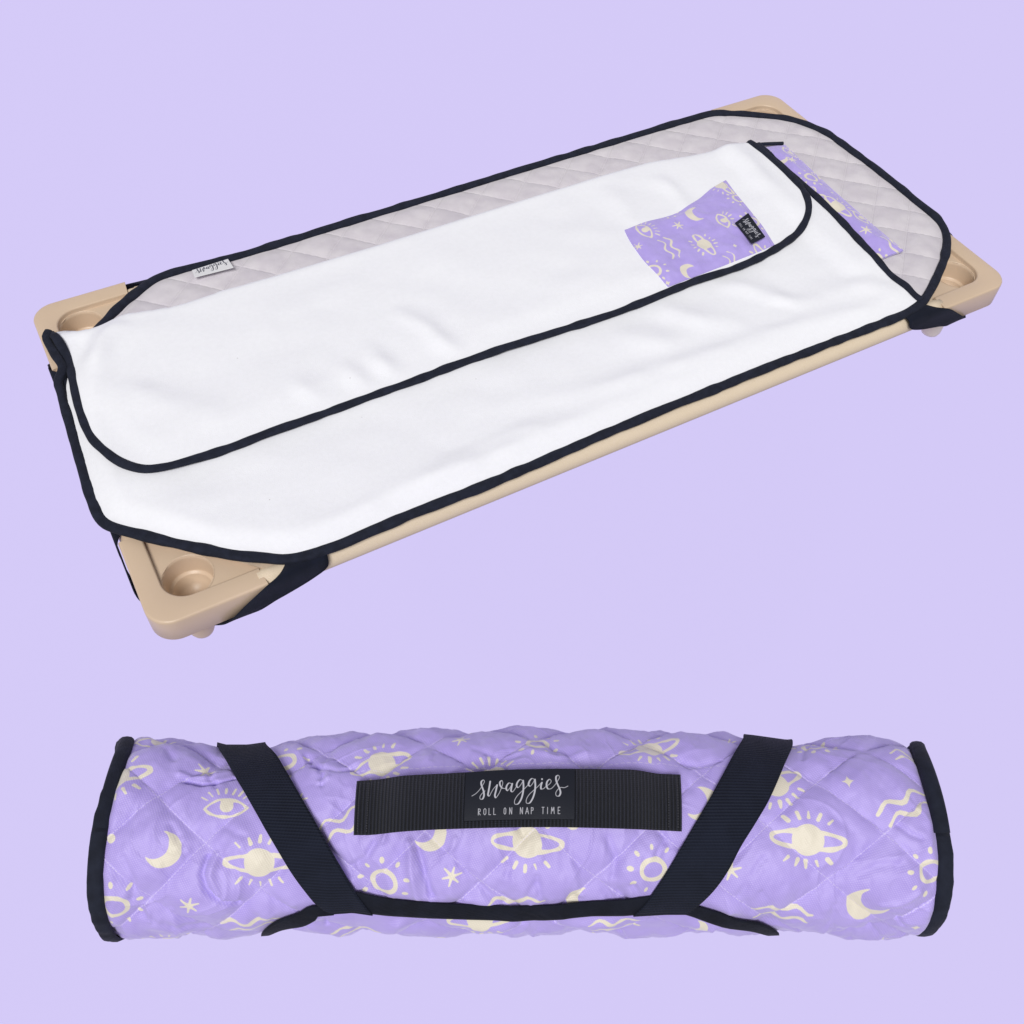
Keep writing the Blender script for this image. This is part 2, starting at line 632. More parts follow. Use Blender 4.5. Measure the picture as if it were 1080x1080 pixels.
# ------------------------------------------------------------------ backdrop
fwd = ROT[2]
ctr = EYE + fwd * 24
ux, uy = ROT[0], -ROT[1]
m = NT('lilac_paper')
n = m.noise(3.0, 3)
BD_A, BD_B = (.617, .559, .893, 1), (.6185, .5605, .8945, 1)
M_BACK = m.finish(m.mix(n, BD_A, BD_B), .95, None, 0.0)
S = 90
bd = mesh_obj('backdrop', [ctr - ux * S - uy * S, ctr + ux * S - uy * S, ctr + ux * S + uy * S, ctr - ux * S + uy * S,
                           ctr - ux * S - uy * S + fwd * .02, ctr + ux * S - uy * S + fwd * .02, ctr + ux * S + uy * S + fwd * .02, ctr - ux * S + uy * S + fwd * .02],
              [[0, 1, 2, 3], [7, 6, 5, 4], [0, 4, 5, 1], [1, 5, 6, 2], [2, 6, 7, 3], [3, 7, 4, 0]], M_BACK, smooth_shade=False)
bd['kind'] = 'structure'
bd['label'] = 'plain pale lilac studio backdrop filling the whole background'
bd['category'] = 'backdrop'

# ------------------------------------------------------------------ the cot
cot = thing('cot', 'low tan plastic daycare cot with moulded corners holding up the white blanket', 'cot', (L / 2, W / 2, -.121))


def corner_piece(fx, fy):
    """moulded corner: raised rim, sunken tray, cup well, foot. fx, fy mirror it to its corner"""
    def tf(V):
        V = np.array(V, float)
        if fx:
            V[:, 0] = L - V[:, 0]
        if fy:
            V[:, 1] = W - V[:, 1]
        return V

    def fc(faces):
        return [f[::-1] for f in faces] if fx != fy else faces
    R = .030
    n = 15
    out = [(0, y) for y in np.linspace(.133, R, n)]
    out += [(R - R * math.cos(a), R - R * math.sin(a)) for a in np.linspace(0, math.pi / 2, 17)[1:-1]]
    out += [(x, 0) for x in np.linspace(R, .133, n)]
    cc, cr = .0565, .0298
    k = cc - cr
    inn = [(k, y) for y in np.linspace(.130, cc, n)]
    inn += [(cc - cr * math.cos(a), cc - cr * math.sin(a)) for a in np.linspace(0, math.pi / 2, 17)[1:-1]]
    inn += [(x, k) for x in np.linspace(cc, .130, n)]
    out, inn = np.array(out), np.array(inn)
    dirv = inn - out
    wid = np.linalg.norm(dirv, axis=1)[:, None]
    dirv /= wid
    H, r = -.036, .0034
    prof = []                                   # (distance inwards, z)
    prof.append((.002, H - .002))
    prof.append((0, H))
    prof.append((0, -r * 1.4))
    for a in np.linspace(.2, 1.0, 5):
        t = a * math.pi / 2
        prof.append((r * (1 - math.cos(t)), -r * (1 - math.sin(t))))
    cols = [np.column_stack([out + dirv * d, np.full(len(out), z)]) for d, z in prof]
    r2 = .0028
    for a in np.linspace(0, 1, 4):
        t = a * math.pi / 2
        cols.append(np.column_stack([inn - dirv * r2 * (1 - math.sin(t)), np.full(len(out), -r2 * (1 - math.cos(t)))]))
    cols.append(np.column_stack([inn, np.full(len(out), -.0085)]))
    cols.append(np.column_stack([inn + dirv * .001, np.full(len(out), -.0095)]))
    V = np.stack(cols, 1)
    nr, nc = V.shape[:2]
    V = V.reshape(-1, 3).tolist()
    Fc = grid_faces(nr, nc)
    Fc.append([j for j in range(nc)])
    Fc.append([(nr - 1) * nc + j for j in range(nc)][::-1])
    # tray floor with the hole of the cup, triangulated
    hyp = inn[::-1]
    tray = [tuple(p) for p in inn]
    ho = [(cc + (cr - .0005) * math.cos(a), cc + (cr - .0005) * math.sin(a)) for a in np.linspace(0, 2 * math.pi, 48, endpoint=False)]
    tray = [(p[0] + .0, p[1] + .0) for p in tray]
    # push the tray edge a hair under the rim wall so the hole stays inside it
    tray = [(p[0] - .002, p[1] - .002) for p in tray] + [(.155, .024), (.165, .034), (.034, .165), (.024, .155)]
    nt = len(tray)
    pts = tray + ho
    ed = [(i, (i + 1) % nt) for i in range(nt)] + [(nt + i, nt + (i + 1) % 48) for i in range(48)]
    rr = delaunay_2d_cdt([Vector(p) for p in pts], ed, [], 0, 1e-7)
    tv = np.array([tuple(p) for p in rr[0]])
    off = len(V)
    for f in rr[2]:
        c = tv[list(f)].mean(0)
        if inside(c[0:1], c[1:2], tray)[0] and math.hypot(c[0] - cc, c[1] - cc) > cr - .0012:
            q = tv[list(f)]
            ar = sum(q[i][0] * q[(i + 1) % len(q)][1] - q[(i + 1) % len(q)][0] * q[i][1] for i in range(len(q)))
            Fc.append([off + i for i in (f if ar > 0 else f[::-1])])
    V += [(p[0], p[1], -.0075) for p in tv]
    o = mesh_obj('corner_piece', tf(V), fc(Fc), M_TAN, cot)
    es = o.modifiers.new('edges', 'EDGE_SPLIT')
    es.split_angle = math.radians(50)
    Vc, Fq = lathe([(cr + .0004, -.0071), (cr - .0008, -.0078), (cr - .0016, -.012), (cr - .003, -.0325), (cr - .0035, -.034), (.0232, -.0347), (.0222, -.0357), (.0212, -.0515), (.0001, -.053)], cc, cc, 56)
    cu = mesh_obj('cup_holder', tf(Vc), [f[::-1] for f in fc(Fq)], M_TAN, o)
    Vf, Ff = lathe([(.0001, -.0540), (.0185, -.0542), (.0172, -.065), (.0160, -.096), (.0155, -.112), (.0135, -.1175), (.009, -.1205), (.0001, -.121)], .0575 if fx else .050, .052 if fx else .056, 36)
    pale = fx and not fy
    ft = mesh_obj('foot', tf(Vf), [f[::-1] for f in fc(Ff)], M_FOOT if pale else M_TAN, o)
    if pale:
        ft['label'] = 'pale cream foot under the right front corner'
    return o


for fx, fy in ((0, 0), (1, 0), (1, 1), (0, 1)):
    corner_piece(fx, fy)


def rail(name, p0, p1, r, mat):
    P = np.linspace(p0, p1, 60)
    V, Fa, uv = sweep(P, (0, 0, 1), oval(2 * r, 2 * r, 28, 2.0))
    return mesh_obj(name, V, Fa, mat, cot, uv)


rail('side_rail', (.126, .0155, -.0145), (L - .126, .0155, -.0145), .0152, M_SLEEVE)
rail('side_rail', (.126, W - .0215, -.0175), (L - .126, W - .0215, -.0175), .0148, M_SLEEVE)
rail('end_rail', (.0145, .126, -.0125), (.0145, W - .126, -.0125), .0125, M_TAN)
rail('end_rail', (L - .0145, .126, -.0125), (L - .0145, W - .126, -.0125), .0125, M_TAN)
ch = .142
canv = catmull([(ch, .017), (L / 2, .017), (L - ch, .017), (L - .017, ch), (L - .017, W / 2), (L - .017, W - ch), (L - ch, W - .017), (L / 2, W - .017), (ch, W - .017), (.017, W - ch), (.017, W / 2), (.017, ch)], .05, True)
canv = np.array([(ch, .017), (L - ch, .017), (L - .017, ch), (L - .017, W - ch), (L - ch, W - .017), (ch, W - .017), (.017, W - ch), (.017, ch)])
V, Fa, uv = sheet(canv, lambda x, y: -.0012 + 0 * x, .06, .002)
mesh_obj('mesh_canvas', V, Fa, M_CANVAS, cot, uv, smooth_shade=False)

# ------------------------------------------------------------------ nap mat lying on the cot
mat_root = thing('nap_mat', 'grey quilted nap mat with navy edging, strapped flat over the tan cot', 'nap mat', (L / 2, W / 2, .002))
PAD = [(.204, .009), (.31, .010), (.43, .009), (.60, .014), (.80, .015), (.90, .0145), (.99, .0135), (1.085, .0125), (1.129, .020), (1.155, .032), (1.198, .058),
       (1.237, .085), (1.275, .123), (1.290, .157), (1.2915, .20), (1.293, .25), (1.293, .307), (1.290, .366), (1.287, .42), (1.276, .451), (1.257, .484),
       (1.223, .511), (1.179, .540), (1.147, .556), (1.10, .559), (.93, .559), (.68, .556), (.48, .554), (.35, .552), (.284, .552), (.215, .557), (.174, .555), (.142, .539),
       (.102, .512), (.04, .455), (.008, .41), (.001, .38), (-.002, .33), (-.006, .268), (-.009, .19), (-.004, .159), (.031, .122), (.079, .077),
       (.111, .050), (.139, .031), (.164, .016)]
pad_out = catmull(PAD, .008, True)
QD = .078                                        # diagonal of one quilted diamond


def diamonds(x, y):
    return (x + y * 1.05) / QD + .18, (x - y * 1.05) / QD + .40


def puff(a, b):
    sa, sb = np.abs(np.sin(math.pi * a)), np.abs(np.sin(math.pi * b))
    return np.minimum(1, (sa * 1.25) ** .55) * np.minimum(1, (sb * 1.25) ** .55)


def pad_z(x, y):
    a, b = diamonds(x, y)
    d = poly_dist(x, y, pad_out[::2], True)
    q = puff(a + .012 * N1(x * 30, y * 30), b + .012 * N2(x * 30, y * 30))
    wr = .0011 * N1(x * 38 + 9, y * 38) + .0006 * N2(x * 85, y * 85) + .0012 * N3(x * 12, y * 12)
    return .0060 + smooth(0, .025, d) * (.0038 * q + .8 * wr)


V, Fa, uv = sheet(pad_out, pad_z, .0042, .006)
qa, qb = diamonds(V[:, 0], V[:, 1])
mesh_obj('quilted_pad', V, Fa, M_PAD, mat_root, uv, {'qa': qa, 'qb': qb})


def edging(name, pts, z, parent, w=.0125, h=.0085, closed=False, lift=0.0, seed=0):
    n = len(pts)
    s = np.arange(n)
    zz = np.asarray(z) + lift + .0006 * N1(s * .21 + seed, s * 0 + seed)
    P = np.column_stack([pts, zz])
    sc = 1 + .17 * N2(s * .33 + seed * 3.1, s * 0 + .5)
    if closed:
        k = np.minimum(s, n - 1 - s) / 10
        sc = 1 + (sc - 1) * np.clip(k, 0, 1)
    V, Fa, uv = sweep(P, (0, 0, 1), oval(w, h, 16, 2.5), closed, sc)
    return mesh_obj(name, V, Fa, M_BIAS, parent, uv)


edging('edge_binding', catmull(PAD, .006, True), .0075 * np.ones(len(catmull(PAD, .006, True))), mat_root, .0130, .0090, True)

# corner straps
STRAP_FL = [((.164, .018, .0065), (.206, .012, .0065)),
            ((.150, .004, .0055), (.205, .000, .0045)),
            ((.130, -.003, .001), (.202, -.0040, -.006)),
            ((.100, -.0034, -.020), (.183, -.0046, -.0165)),
            ((.078, -.0034, -.036), (.140, -.0048, -.028)),
            ((.066, .004, -.0435), (.105, .001, -.0415)),
            ((.034, .036, -.0560), (.064, .062, -.0560)),
            ((.002, .068, -.0435), (.002, .104, -.0435)),
            ((-.0032, .078, -.036), (-.0032, .114, -.026)),
            ((-.0024, .105, -.016), (-.0022, .140, -.010)),
            ((-.0018, .130, -.002), (-.0018, .160, -.001)),
            ((.012, .150, .002), (.012, .176, .002))]


def corner_strap(fx, fy):
    seg = np.linspace(0, len(STRAP_FL) - 1, 70)
    tuck = [(.016, -.003), (.014, -.003), (.010, -.003), (.006, 0)] if fy else []
    pts = [[list(p), list(q)] for p, q in STRAP_FL]
    for k_, (dy, dz) in enumerate(tuck):
        for e_ in pts[k_]:
            e_[1] += dy
            e_[2] += dz

    def samp(pts):
        big = catmull(pts, .0005)
        idx = []
        # parameter by control index
        pts = np.array(pts)
        pos = [int(np.argmin(((big - p) ** 2).sum(1))) for p in pts]
        for s in seg:
            i = min(int(s), len(pts) - 2)
            t = s - i
            idx.append(int(round(pos[i] * (1 - t) + pos[i + 1] * t)))
        return big[idx]
    A, B = samp([p for p, q in pts]), samp([q for p, q in pts])
    k = 9
    t = np.linspace(0, 1, k)
    G = A[:, None, :] * (1 - t)[None, :, None] + B[:, None, :] * t[None, :, None]
    du = np.gradient(G, axis=0)
    dv = np.gradient(G, axis=1)
    nrm = np.cross(du, dv)
    nrm /= np.linalg.norm(nrm, axis=2)[..., None] + 1e-9
    th = .0007
    top, bot = (G + nrm * th).reshape(-1, 3), (G - nrm * th).reshape(-1, 3)
    nr, nc = G.shape[:2]
    nv = nr * nc
    faces = grid_faces(nr, nc) + grid_faces(nr, nc, off=nv, flip=True)
    rim = [i * nc for i in range(nr)] + [(nr - 1) * nc + j for j in range(1, nc)] + [i * nc + nc - 1 for i in range(nr - 2, -1, -1)] + [j for j in range(nc - 2, 0, -1)]
    for i in range(len(rim)):
        p, q = rim[i], rim[(i + 1) % len(rim)]
        faces.append([p, q, q + nv, p + nv])
    V = np.concatenate([top, bot])
    uv = np.stack(np.broadcast_arrays(np.linspace(0, .3, nr)[:, None], (t * .04)[None, :]), -1).reshape(-1, 2)
    if fx:
        V[:, 0] = L - V[:, 0]
    if fy:
        V[:, 1] = W - V[:, 1]
    return mesh_obj('corner_strap', V, faces, M_STRAP, mat_root, np.concatenate([uv, uv]))


for fx, fy in ((0, 0), (1, 0), (1, 1), (0, 1)):
    corner_strap(fx, fy)


def label_grid(name, corners, zf, nu, nv, mat, parent, caps, rows, bold, thick=.0006, bulge=0.0):
    """corners: upper-left, upper-right, lower-right, lower-left as the wording reads, in 3-D"""
    c = [np.array(p, float) for p in corners]
    u, v = np.meshgrid(np.linspace(0, 1, nu), np.linspace(0, 1, nv), indexing='xy')
    P = (c[0] * ((1 - u) * (1 - v))[..., None] + c[1] * (u * (1 - v))[..., None] + c[2] * (u * v)[..., None] + c[3] * ((1 - u) * v)[..., None])
    if zf is not None:
        P[..., 2] += zf(P[..., 0], P[..., 1])
    x = rows[0] + u * (rows[1] - rows[0])
    y = rows[2] + v * (rows[3] - rows[2])
    sd = letters_field(x, y, caps, bold)
    n = (np.cross(c[1] - c[0], c[3] - c[0]))
    n = -n / np.linalg.norm(n)
    top = P.reshape(-1, 3) + n * thick
    bot = P.reshape(-1, 3)
    k = nu * nv
    faces = grid_faces(nv, nu, flip=True) + grid_faces(nv, nu, off=k)
    rim = [j for j in range(nu)] + [i * nu + nu - 1 for i in range(1, nv)] + [(nv - 1) * nu + j for j in range(nu - 2, -1, -1)] + [i * nu for i in range(nv - 2, 0, -1)]
    for i in range(len(rim)):
        p, q = rim[i], rim[(i + 1) % len(rim)]
        faces.append([p, q, q + k, p + k])
    sdv = np.concatenate([sd.ravel(), np.full(k, 60.)])
    return mesh_obj(name, np.concatenate([top, bot]), faces, mat, parent, np.stack([np.concatenate([u.ravel()] * 2), np.concatenate([v.ravel()] * 2)], 1),
                    {'letter': sdv, 'edge': np.full(2 * k, 2.2)})


# white sewn label near the back edge of the mat
wl = [pz(202.5, 285.5, .0125), pz(240.5, 273.5, .0125), pz(246.5, 282.5, .0165), pz(205.5, 293, .0165)]
label_grid('sewn_label', [wl[0], wl[1], wl[2], wl[3]], None, 120, 40, M_WLABEL, mat_root, False, (90, 950, 175, 470), 1.7, .0008)

# ------------------------------------------------------------------ blanket
blk = thing('blanket', 'white fleece blanket with navy edging folded in half over the cot', 'blanket', (L / 2, .25, .012))
WR_LOW = [([(752, 302), (785, 303), (837, 318), (880, 313)], .012, .0045), ([(868, 312), (920, 300), (950, 303)], .014, .004),
          ([(690, 322), (740, 338), (800, 343)], .016, .0035), ([(640, 352), (700, 360), (760, 350)], .016, .0028),
          ([(560, 425), (640, 405), (740, 375), (860, 335), (930, 322)], .012, .0038), ([(330, 570), (420, 520), (520, 480), (640, 432)], .014, .0036),
          ([(440, 505), (520, 462), (600, 440)], .010, .0022), ([(150, 545), (220, 560), (290, 575)], .013, .0028), ([(120, 500), (180, 525), (260, 535)], .02, .002)]
WR_FLAP = [([(412, 325), (445, 340), (470, 362), (492, 372)], .011, .0042), ([(385, 360), (402, 380), (425, 398)], .011, .0038), ([(360, 380), (380, 400), (385, 412)], .012, .0025),
           ([(128, 338), (108, 362), (93, 395), (96, 430)], .013, .0048), ([(118, 405), (170, 425), (240, 432)], .018, .004), ([(86, 352), (104, 350), (140, 338)], .012, .0025),
           ([(690, 185), (715, 205), (722, 222)], .012, .0032), ([(640, 195), (655, 215), (668, 238)], .014, .0028), ([(560, 330), (600, 300), (640, 285)], .02, .002),
           ([(780, 165), (800, 195), (812, 225)], .014, .003), ([(250, 330), (330, 345), (380, 340)], .03, .002), ([(300, 395), (340, 420), (350, 430)], .012, .0022)]
WR_LOW = [(np.array(pzl(p, .019)), w, h) for p, w, h in WR_LOW]
WR_FLAP = [(np.array(pzl(p, .030)), w, h) for p, w, h in WR_FLAP]


def ridges(x, y, lst):
    z = np.zeros(np.shape(x))
    for p, w, h in lst:
        q = catmull(p, .02)
        n = len(q)
        best = np.full(np.shape(x), 1e9)
        at = np.zeros(np.shape(x))
        for i in range(n - 1):
            d, t = seg_dist(x, y, q[i], q[i + 1])
            k = d < best
            best = np.where(k, d, best)
            at = np.where(k, (i + t) / (n - 1), at)
        w = w * 1.2
        fade = np.sin(math.pi * np.clip(at, 0, 1)) ** .8 * (.75 + .35 * N4(x * 30, y * 30))
        z = z + 1.35 * h * fade * (np.exp(-(best / w) ** 2) - .3 * np.exp(-((best - 2 * w) / (1.4 * w)) ** 2))
    return z


fold_pts = np.array(pzl([(52, 348.5), (95, 337.5), (132, 327.5), (175, 321), (195, 316.5), (232, 303.7), (290, 287.5), (400, 255), (520, 217), (640, 180.5), (684, 168.5), (729, 161.5)], .028) + pzl([(764, 151), (783, 147.5)], .033))
fold_pts = fold_pts[np.argsort(fold_pts[:, 0])]


def y_fold(x):
    return np.interp(x, fold_pts[:, 0], fold_pts[:, 1])


left_up = pzl([(62.5, 410), (60.5, 401), (66, 388), (58, 374), (49.5, 356)], .017)
RIGHT = [tuple(pz(a, b, z)[:2]) for a, b, z in ((798, 155.5, .021), (812, 167, .022), (831, 183, .024), (855.5, 204.4, .024), (880, 227.5, .024), (918, 268, .0235), (945.6, 294, .0195), (962, 307, .0165))]
LOW = [(1.128, .021), (1.085, .0145)] + [(x, y + .001) for x, y in PAD[6::-1]] + [(.206, .010), (.164, .0165)] + PAD[-2:-9:-1]
LOW += [p for p in left_up]
LOW = LOW + [(x, y_fold(x) - .006) for x in (.06, .15, .3, .5, .7, .9, 1.05, 1.10)] + RIGHT
low_out = catmull(LOW, .008, True)


def pillow_rise(x, y):
    return .0078 * smooth(1.05, 1.09, x) * smooth(.07, .125, y) * smooth(.49, .445, y)


def low_base(x, y):
    d = poly_dist(x, y, pad_out[::3], True)
    return .0100 + .0075 * smooth(.004, .035, d) + pillow_rise(x, y)


def low_z(x, y):
    d = poly_dist(x, y, low_out[::2], True)
    w = ridges(x, y, WR_LOW) + .0016 * N1(x * 9, y * 14) + .0009 * N2(x * 22, y * 30)
    return low_base(x, y) + smooth(0, .03, d) * (np.maximum(w, -.0012) + .001)


V, Fa, uv = sheet(low_out, low_z, .006, .003)
mesh_obj('lower_layer', V, Fa, M_FLEECE, blk, uv)

FLAP = [(52, 349)] + [(58.5, 355), (66, 367), (73, 386), (78, 410), (85.5, 437.5), (97.5, 462), (119, 482), (136, 490.5), (153, 494), (172, 492), (195, 486.5), (245, 470.5), (290, 453.5), (320, 443), (427, 404.5), (524, 369), (653, 328), (729, 297.5), (784, 276), (818, 259.5), (840, 244), (850, 232), (852.5, 217), (847, 202), (833, 186.5), (818, 172.5), (800, 157.5), (790, 150)]
FLAP = [tuple(pz(a, b, .029 if a > 760 else .0235)[:2]) for a, b in FLAP] + [tuple(p) for p in fold_pts[::-1]][:-1]
flap_out = catmull(FLAP, .008, True)
NEDGE = 29
flap_edge = catmull(FLAP[:NEDGE], .006)


def flap_z(x, y):
    de = poly_dist(x, y, flap_edge[::2])
    back = np.clip(y_fold(x) - y, 0, .03)
    r = .013
    roll = np.sqrt(np.clip(1 - (1 - np.clip(back / r, 0, 1)) ** 2, 0, 1))
    lift = .0055 + .0065 * smooth(0, .05, de)
    w = ridges(x, y, WR_FLAP) + .0022 * N1(x * 8 + 5, y * 12) + .0009 * N3(x * 20, y * 28)
    w = w * smooth(0, .03, de) * smooth(0, .03, back + .004)
    return low_base(x, y) + roll * lift + w


V, Fa, uv = sheet(flap_out, flap_z, .006, .003)
mesh_obj('folded_flap', V, Fa, M_FLEECE, blk, uv)
edging('flap_binding', flap_edge, flap_z(flap_edge[:, 0], flap_edge[:, 1]), blk, .0115, .0075, False, -.0005, 3)
iL = [i for i, p in enumerate(LOW) if p == left_up[0]][0]
lp = catmull([(-.002, .33), (.000, .37)] + left_up + [pz(52, 350, .018)[:2]], .006)
edging('lower_binding', lp, .0075 + .0105 * smooth(0, .8, np.linspace(0, 1, len(lp))), blk, .0115, .0085, False, 0, 8)
rp = catmull([(1.129, .022)] + RIGHT[::-1], .006)
edging('lower_binding', rp, low_base(rp[:, 0], rp[:, 1]) + .001, blk, .0115, .0075, False, 0, 12)

# printed pocket on the flap: outline follows the slightly pulled seams
PK = {'t': [(659, 241), (680, 232.5), (713, 223), (735, 209), (752, 196), (766, 188)],
      'b': [(705.5, 298.5), (730, 289), (762, 277), (790, 266), (806, 259.5), (818, 254)]}
pt, pb = catmull(pzl(PK['t'], .0335), .002), catmull(pzl(PK['b'], .031), .002)
nu, nv = 150, 110


def resamp(P, n):
    s = np.concatenate([[0], np.cumsum(np.linalg.norm(np.diff(P, axis=0), axis=1))])
    t = np.linspace(0, s[-1], n)
    return np.column_stack([np.interp(t, s, P[:, k]) for k in range(P.shape[1])])


pt, pb = resamp(pt, nu), resamp(pb, nu)
tt = np.linspace(0, 1, nv)
G = pt[:, None, :] * (1 - tt)[None, :, None] + pb[:, None, :] * tt[None, :, None]
left_bow = np.array(pz(675.5, 269, .032)[:2]) - (pt[0] + pb[0]) / 2
G += left_bow[None, None, :] * (np.linspace(1, 0, nu) ** 2)[:, None, None] * (4 * tt * (1 - tt))[None, :, None]
gx, gy = G[..., 0], G[..., 1]
gz = flap_z(gx.ravel(), gy.ravel()).reshape(gx.shape)
ed = np.minimum(np.minimum(np.arange(nu), np.arange(nu)[::-1])[:, None] / 10, np.minimum(np.arange(nv), np.arange(nv)[::-1])[None, :] / 10)
gz = gz + .0009 + .0028 * smooth(0, 1.2, ed) + np.clip(ed, 0, 1) * (.0016 * N1(gx * 45, gy * 45) + .0010 * N4(gx * 90, gy * 90))
items = []


def pkm(kind, u, v, s, rot=0, mir=False):
    p = pz(u, v, .0335)
    items.append((kind, p[0], p[1], s * 1.22, rot - 90, mir))


PS = .021
pkm('eye', 679, 243, .0165, 5); pkm('aster', 673, 259, .006); pkm('sun', 690, 283, .017); pkm('spark', 705, 294, .005)
pkm('wave', 707, 259, .021, -5); pkm('moon', 727, 282, .0105, -100); pkm('aster', 715.5, 237, .0072); pkm('moon', 733, 225.5, .0125, -65, False)
pkm('planet', 743, 256, PS, 0); pkm('eye', 762, 233, .0155, -8); pkm('planet', 761, 194, PS, 10); pkm('sun', 779, 207, .015)
pkm('wave', 776, 272, .019, 5); pkm('spark', 775.5, 258, .005); pkm('sun', 794, 232, .017); pkm('planet', 808, 264, PS, 0); pkm('sun', 703, 221, .015)
sd = print_field(gx.ravel(), gy.ravel(), items)
V = np.concatenate([np.stack([gx, gy, gz], -1).reshape(-1, 3), np.stack([gx, gy, gz - .0012], -1).reshape(-1, 3)])
k = nu * nv
faces = grid_faces(nu, nv) + grid_faces(nu, nv, off=k, flip=True)
rim = [i * nv for i in range(nu)] + [(nu - 1) * nv + j for j in range(1, nv)] + [i * nv + nv - 1 for i in range(nu - 2, -1, -1)] + [j for j in range(nv - 2, 0, -1)]
for i in range(len(rim)):
    p, q = rim[i], rim[(i + 1) % len(rim)]
    faces.append([p, q, q + k, p + k])
# keep the top facing up
faces = [f[::-1] for f in faces]
hem = np.concatenate([((nu - 1 - np.arange(nu))[:, None] * .0014 + 0 * gx).ravel()] * 2)
pocket = mesh_obj('pocket', V, faces, M_PRINT, blk, V[:, :2], {'motif': np.concatenate([sd, sd]), 'hem': hem})


def pocket_top(x, y):
    out = []
    for a, b in zip(np.ravel(x), np.ravel(y)):
        out.append(0)
    return np.reshape(out, np.shape(x))


def zat(u, v):
    p = pz(u, v, .034)
    return p


lbc = [zat(789, 225), zat(807, 250), zat(793, 257), zat(775, 235.5)]
zl = flap_z(np.array([q[0] for q in lbc]), np.array([q[1] for q in lbc])).max() + .0052
lbc = [pz(u, v, zl) for u, v in ((789, 225), (807, 250), (793, 257), (775, 235.5))]
label_grid('pocket_label', lbc, None, 160, 80, M_LABEL, pocket, True, (70, 980, 95, 540), 1.5, .0008)

# ------------------------------------------------------------------ pillow
pil = thing('pillow', 'flat lilac printed pillow tucked under the right end of the white blanket', 'pillow', (1.14, .27, .012))
nx, ny = 90, 200
c4 = [np.array(pz(u, v, .022)[:2]) for u, v in ((829, 148), (955, 259.5), (926, 270))]
pr_top, pr_bot = c4[0], c4[1]
pl_bot = np.array([1.085, .118])
pl_top = np.array([1.085, .446])
u, v = np.meshgrid(np.linspace(0, 1, nx), np.linspace(0, 1, ny), indexing='ij')
XY = (pl_top * ((1 - u) * (1 - v))[..., None] + pr_top * (u * (1 - v))[..., None] + pr_bot * (u * v)[..., None] + pl_bot * ((1 - u) * v)[..., None])
XY[..., 0] += -.004 * np.sin(v * math.pi) * u
ex = np.minimum(np.minimum(u * .11, (1 - u) * .11), np.minimum(v * .31, (1 - v) * .31))
hz = .0150 * smooth(.1, .7, u) * np.clip(ex / .034, 0, 1) ** .6 * (1 + .12 * N1(XY[..., 0] * 40, XY[..., 1] * 40)) + .0007 * N2(XY[..., 0] * 110, XY[..., 1] * 70) * np.clip(ex / .01, 0, 1)
top = np.stack([XY[..., 0], XY[..., 1], .0118 + hz], -1).reshape(-1, 3)
bot = np.stack([XY[..., 0], XY[..., 1], .0140 - hz * .12], -1).reshape(-1, 3)
items = []
for kind, a, b, s, rot in (('planet', 800, 156, .022, 0), ('eye', 833, 159, .016, 0), ('aster', 835, 169, .0075, 0), ('sun', 855.5, 187.5, .0175, 0), ('spark', 878, 202, .004, 0), ('sun', 871, 180, .0165, 0),
                           ('planet', 883.5, 219, .024, 0), ('eye', 908, 228, .016, 0), ('aster', 913, 244, .008, 0), ('wave', 944, 254, .022, 8), ('sun', 928, 268, .016, 0), ('moon', 822, 168, .011, 0), ('wave', 860, 205, .02, 0)):
    p = pz(a, b, .024)
    items.append((kind, p[0], p[1], s * 1.2, rot - 90, False))
sd = print_field(top[:, 0], top[:, 1], items)
k = nx * ny
faces = grid_faces(nx, ny, flip=True) + grid_faces(nx, ny, off=k)
rim = [i * ny for i in range(nx)] + [(nx - 1) * ny + j for j in range(1, ny)] + [i * ny + ny - 1 for i in range(nx - 2, -1, -1)] + [j for j in range(ny - 2, 0, -1)]
for i in range(len(rim)):
    p, q = rim[i], rim[(i + 1) % len(rim)]
    faces.append([p, q, q + k, p + k])
mesh_obj('pillow_cover', np.concatenate([top, bot]), faces, M_PRINT, pil, np.concatenate([top, bot])[:, :2], {'motif': np.concatenate([sd, sd]), 'hem': np.ones(2 * k)})
pp = catmull([pl_top + (0, .001), np.array([1.145, .4375]), pr_top + (-.003, .0015)], .004)
P = np.column_stack([pp, .0165 * np.ones(len(pp))])
V, Fa, uv = sweep(P, (0, 0, 1), oval(.0060, .005, 12))
mesh_obj('pillow_binding', V, Fa, M_BIAS, pil, uv)

# ------------------------------------------------------------------ the rolled nap mat
D = .775
TILT = math.radians(17.64)
A_c = np.array([1, .006, 0.]); A_c /= np.linalg.norm(A_c)
v_c = np.array([0, math.sin(TILT), math.cos(TILT)])
v_c -= A_c * (v_c @ A_c); v_c /= np.linalg.norm(v_c)
u_c = np.cross(v_c, A_c)
if u_c[1] > 0:
    u_c = -u_c
AX, VW, UP = ROT.T @ A_c, ROT.T @ v_c, ROT.T @ u_c
ORG = EYE + D * (ROT.T @ np.array([0, math.sin(TILT), math.cos(TILT)]))
ZL = D * math.cos(TILT) * .9955
TOPS = [(112, 786), (130, 781), (148, 778), (165, 776.5), (185, 777.5), (210, 781), (233, 788), (255, 788), (283, 784), (300, 779.5), (330, 777), (370, 773.5), (410, 771), (450, 769.5), (490, 769), (530, 768.5), (560, 767.5), (600, 769), (640, 769), (690, 770.5), (730, 773), (770, 775), (800, 778), (836, 783), (850, 781.5), (880, 780), (905, 779.5), (930, 781), (948, 786), (965, 794), (985, 800)]
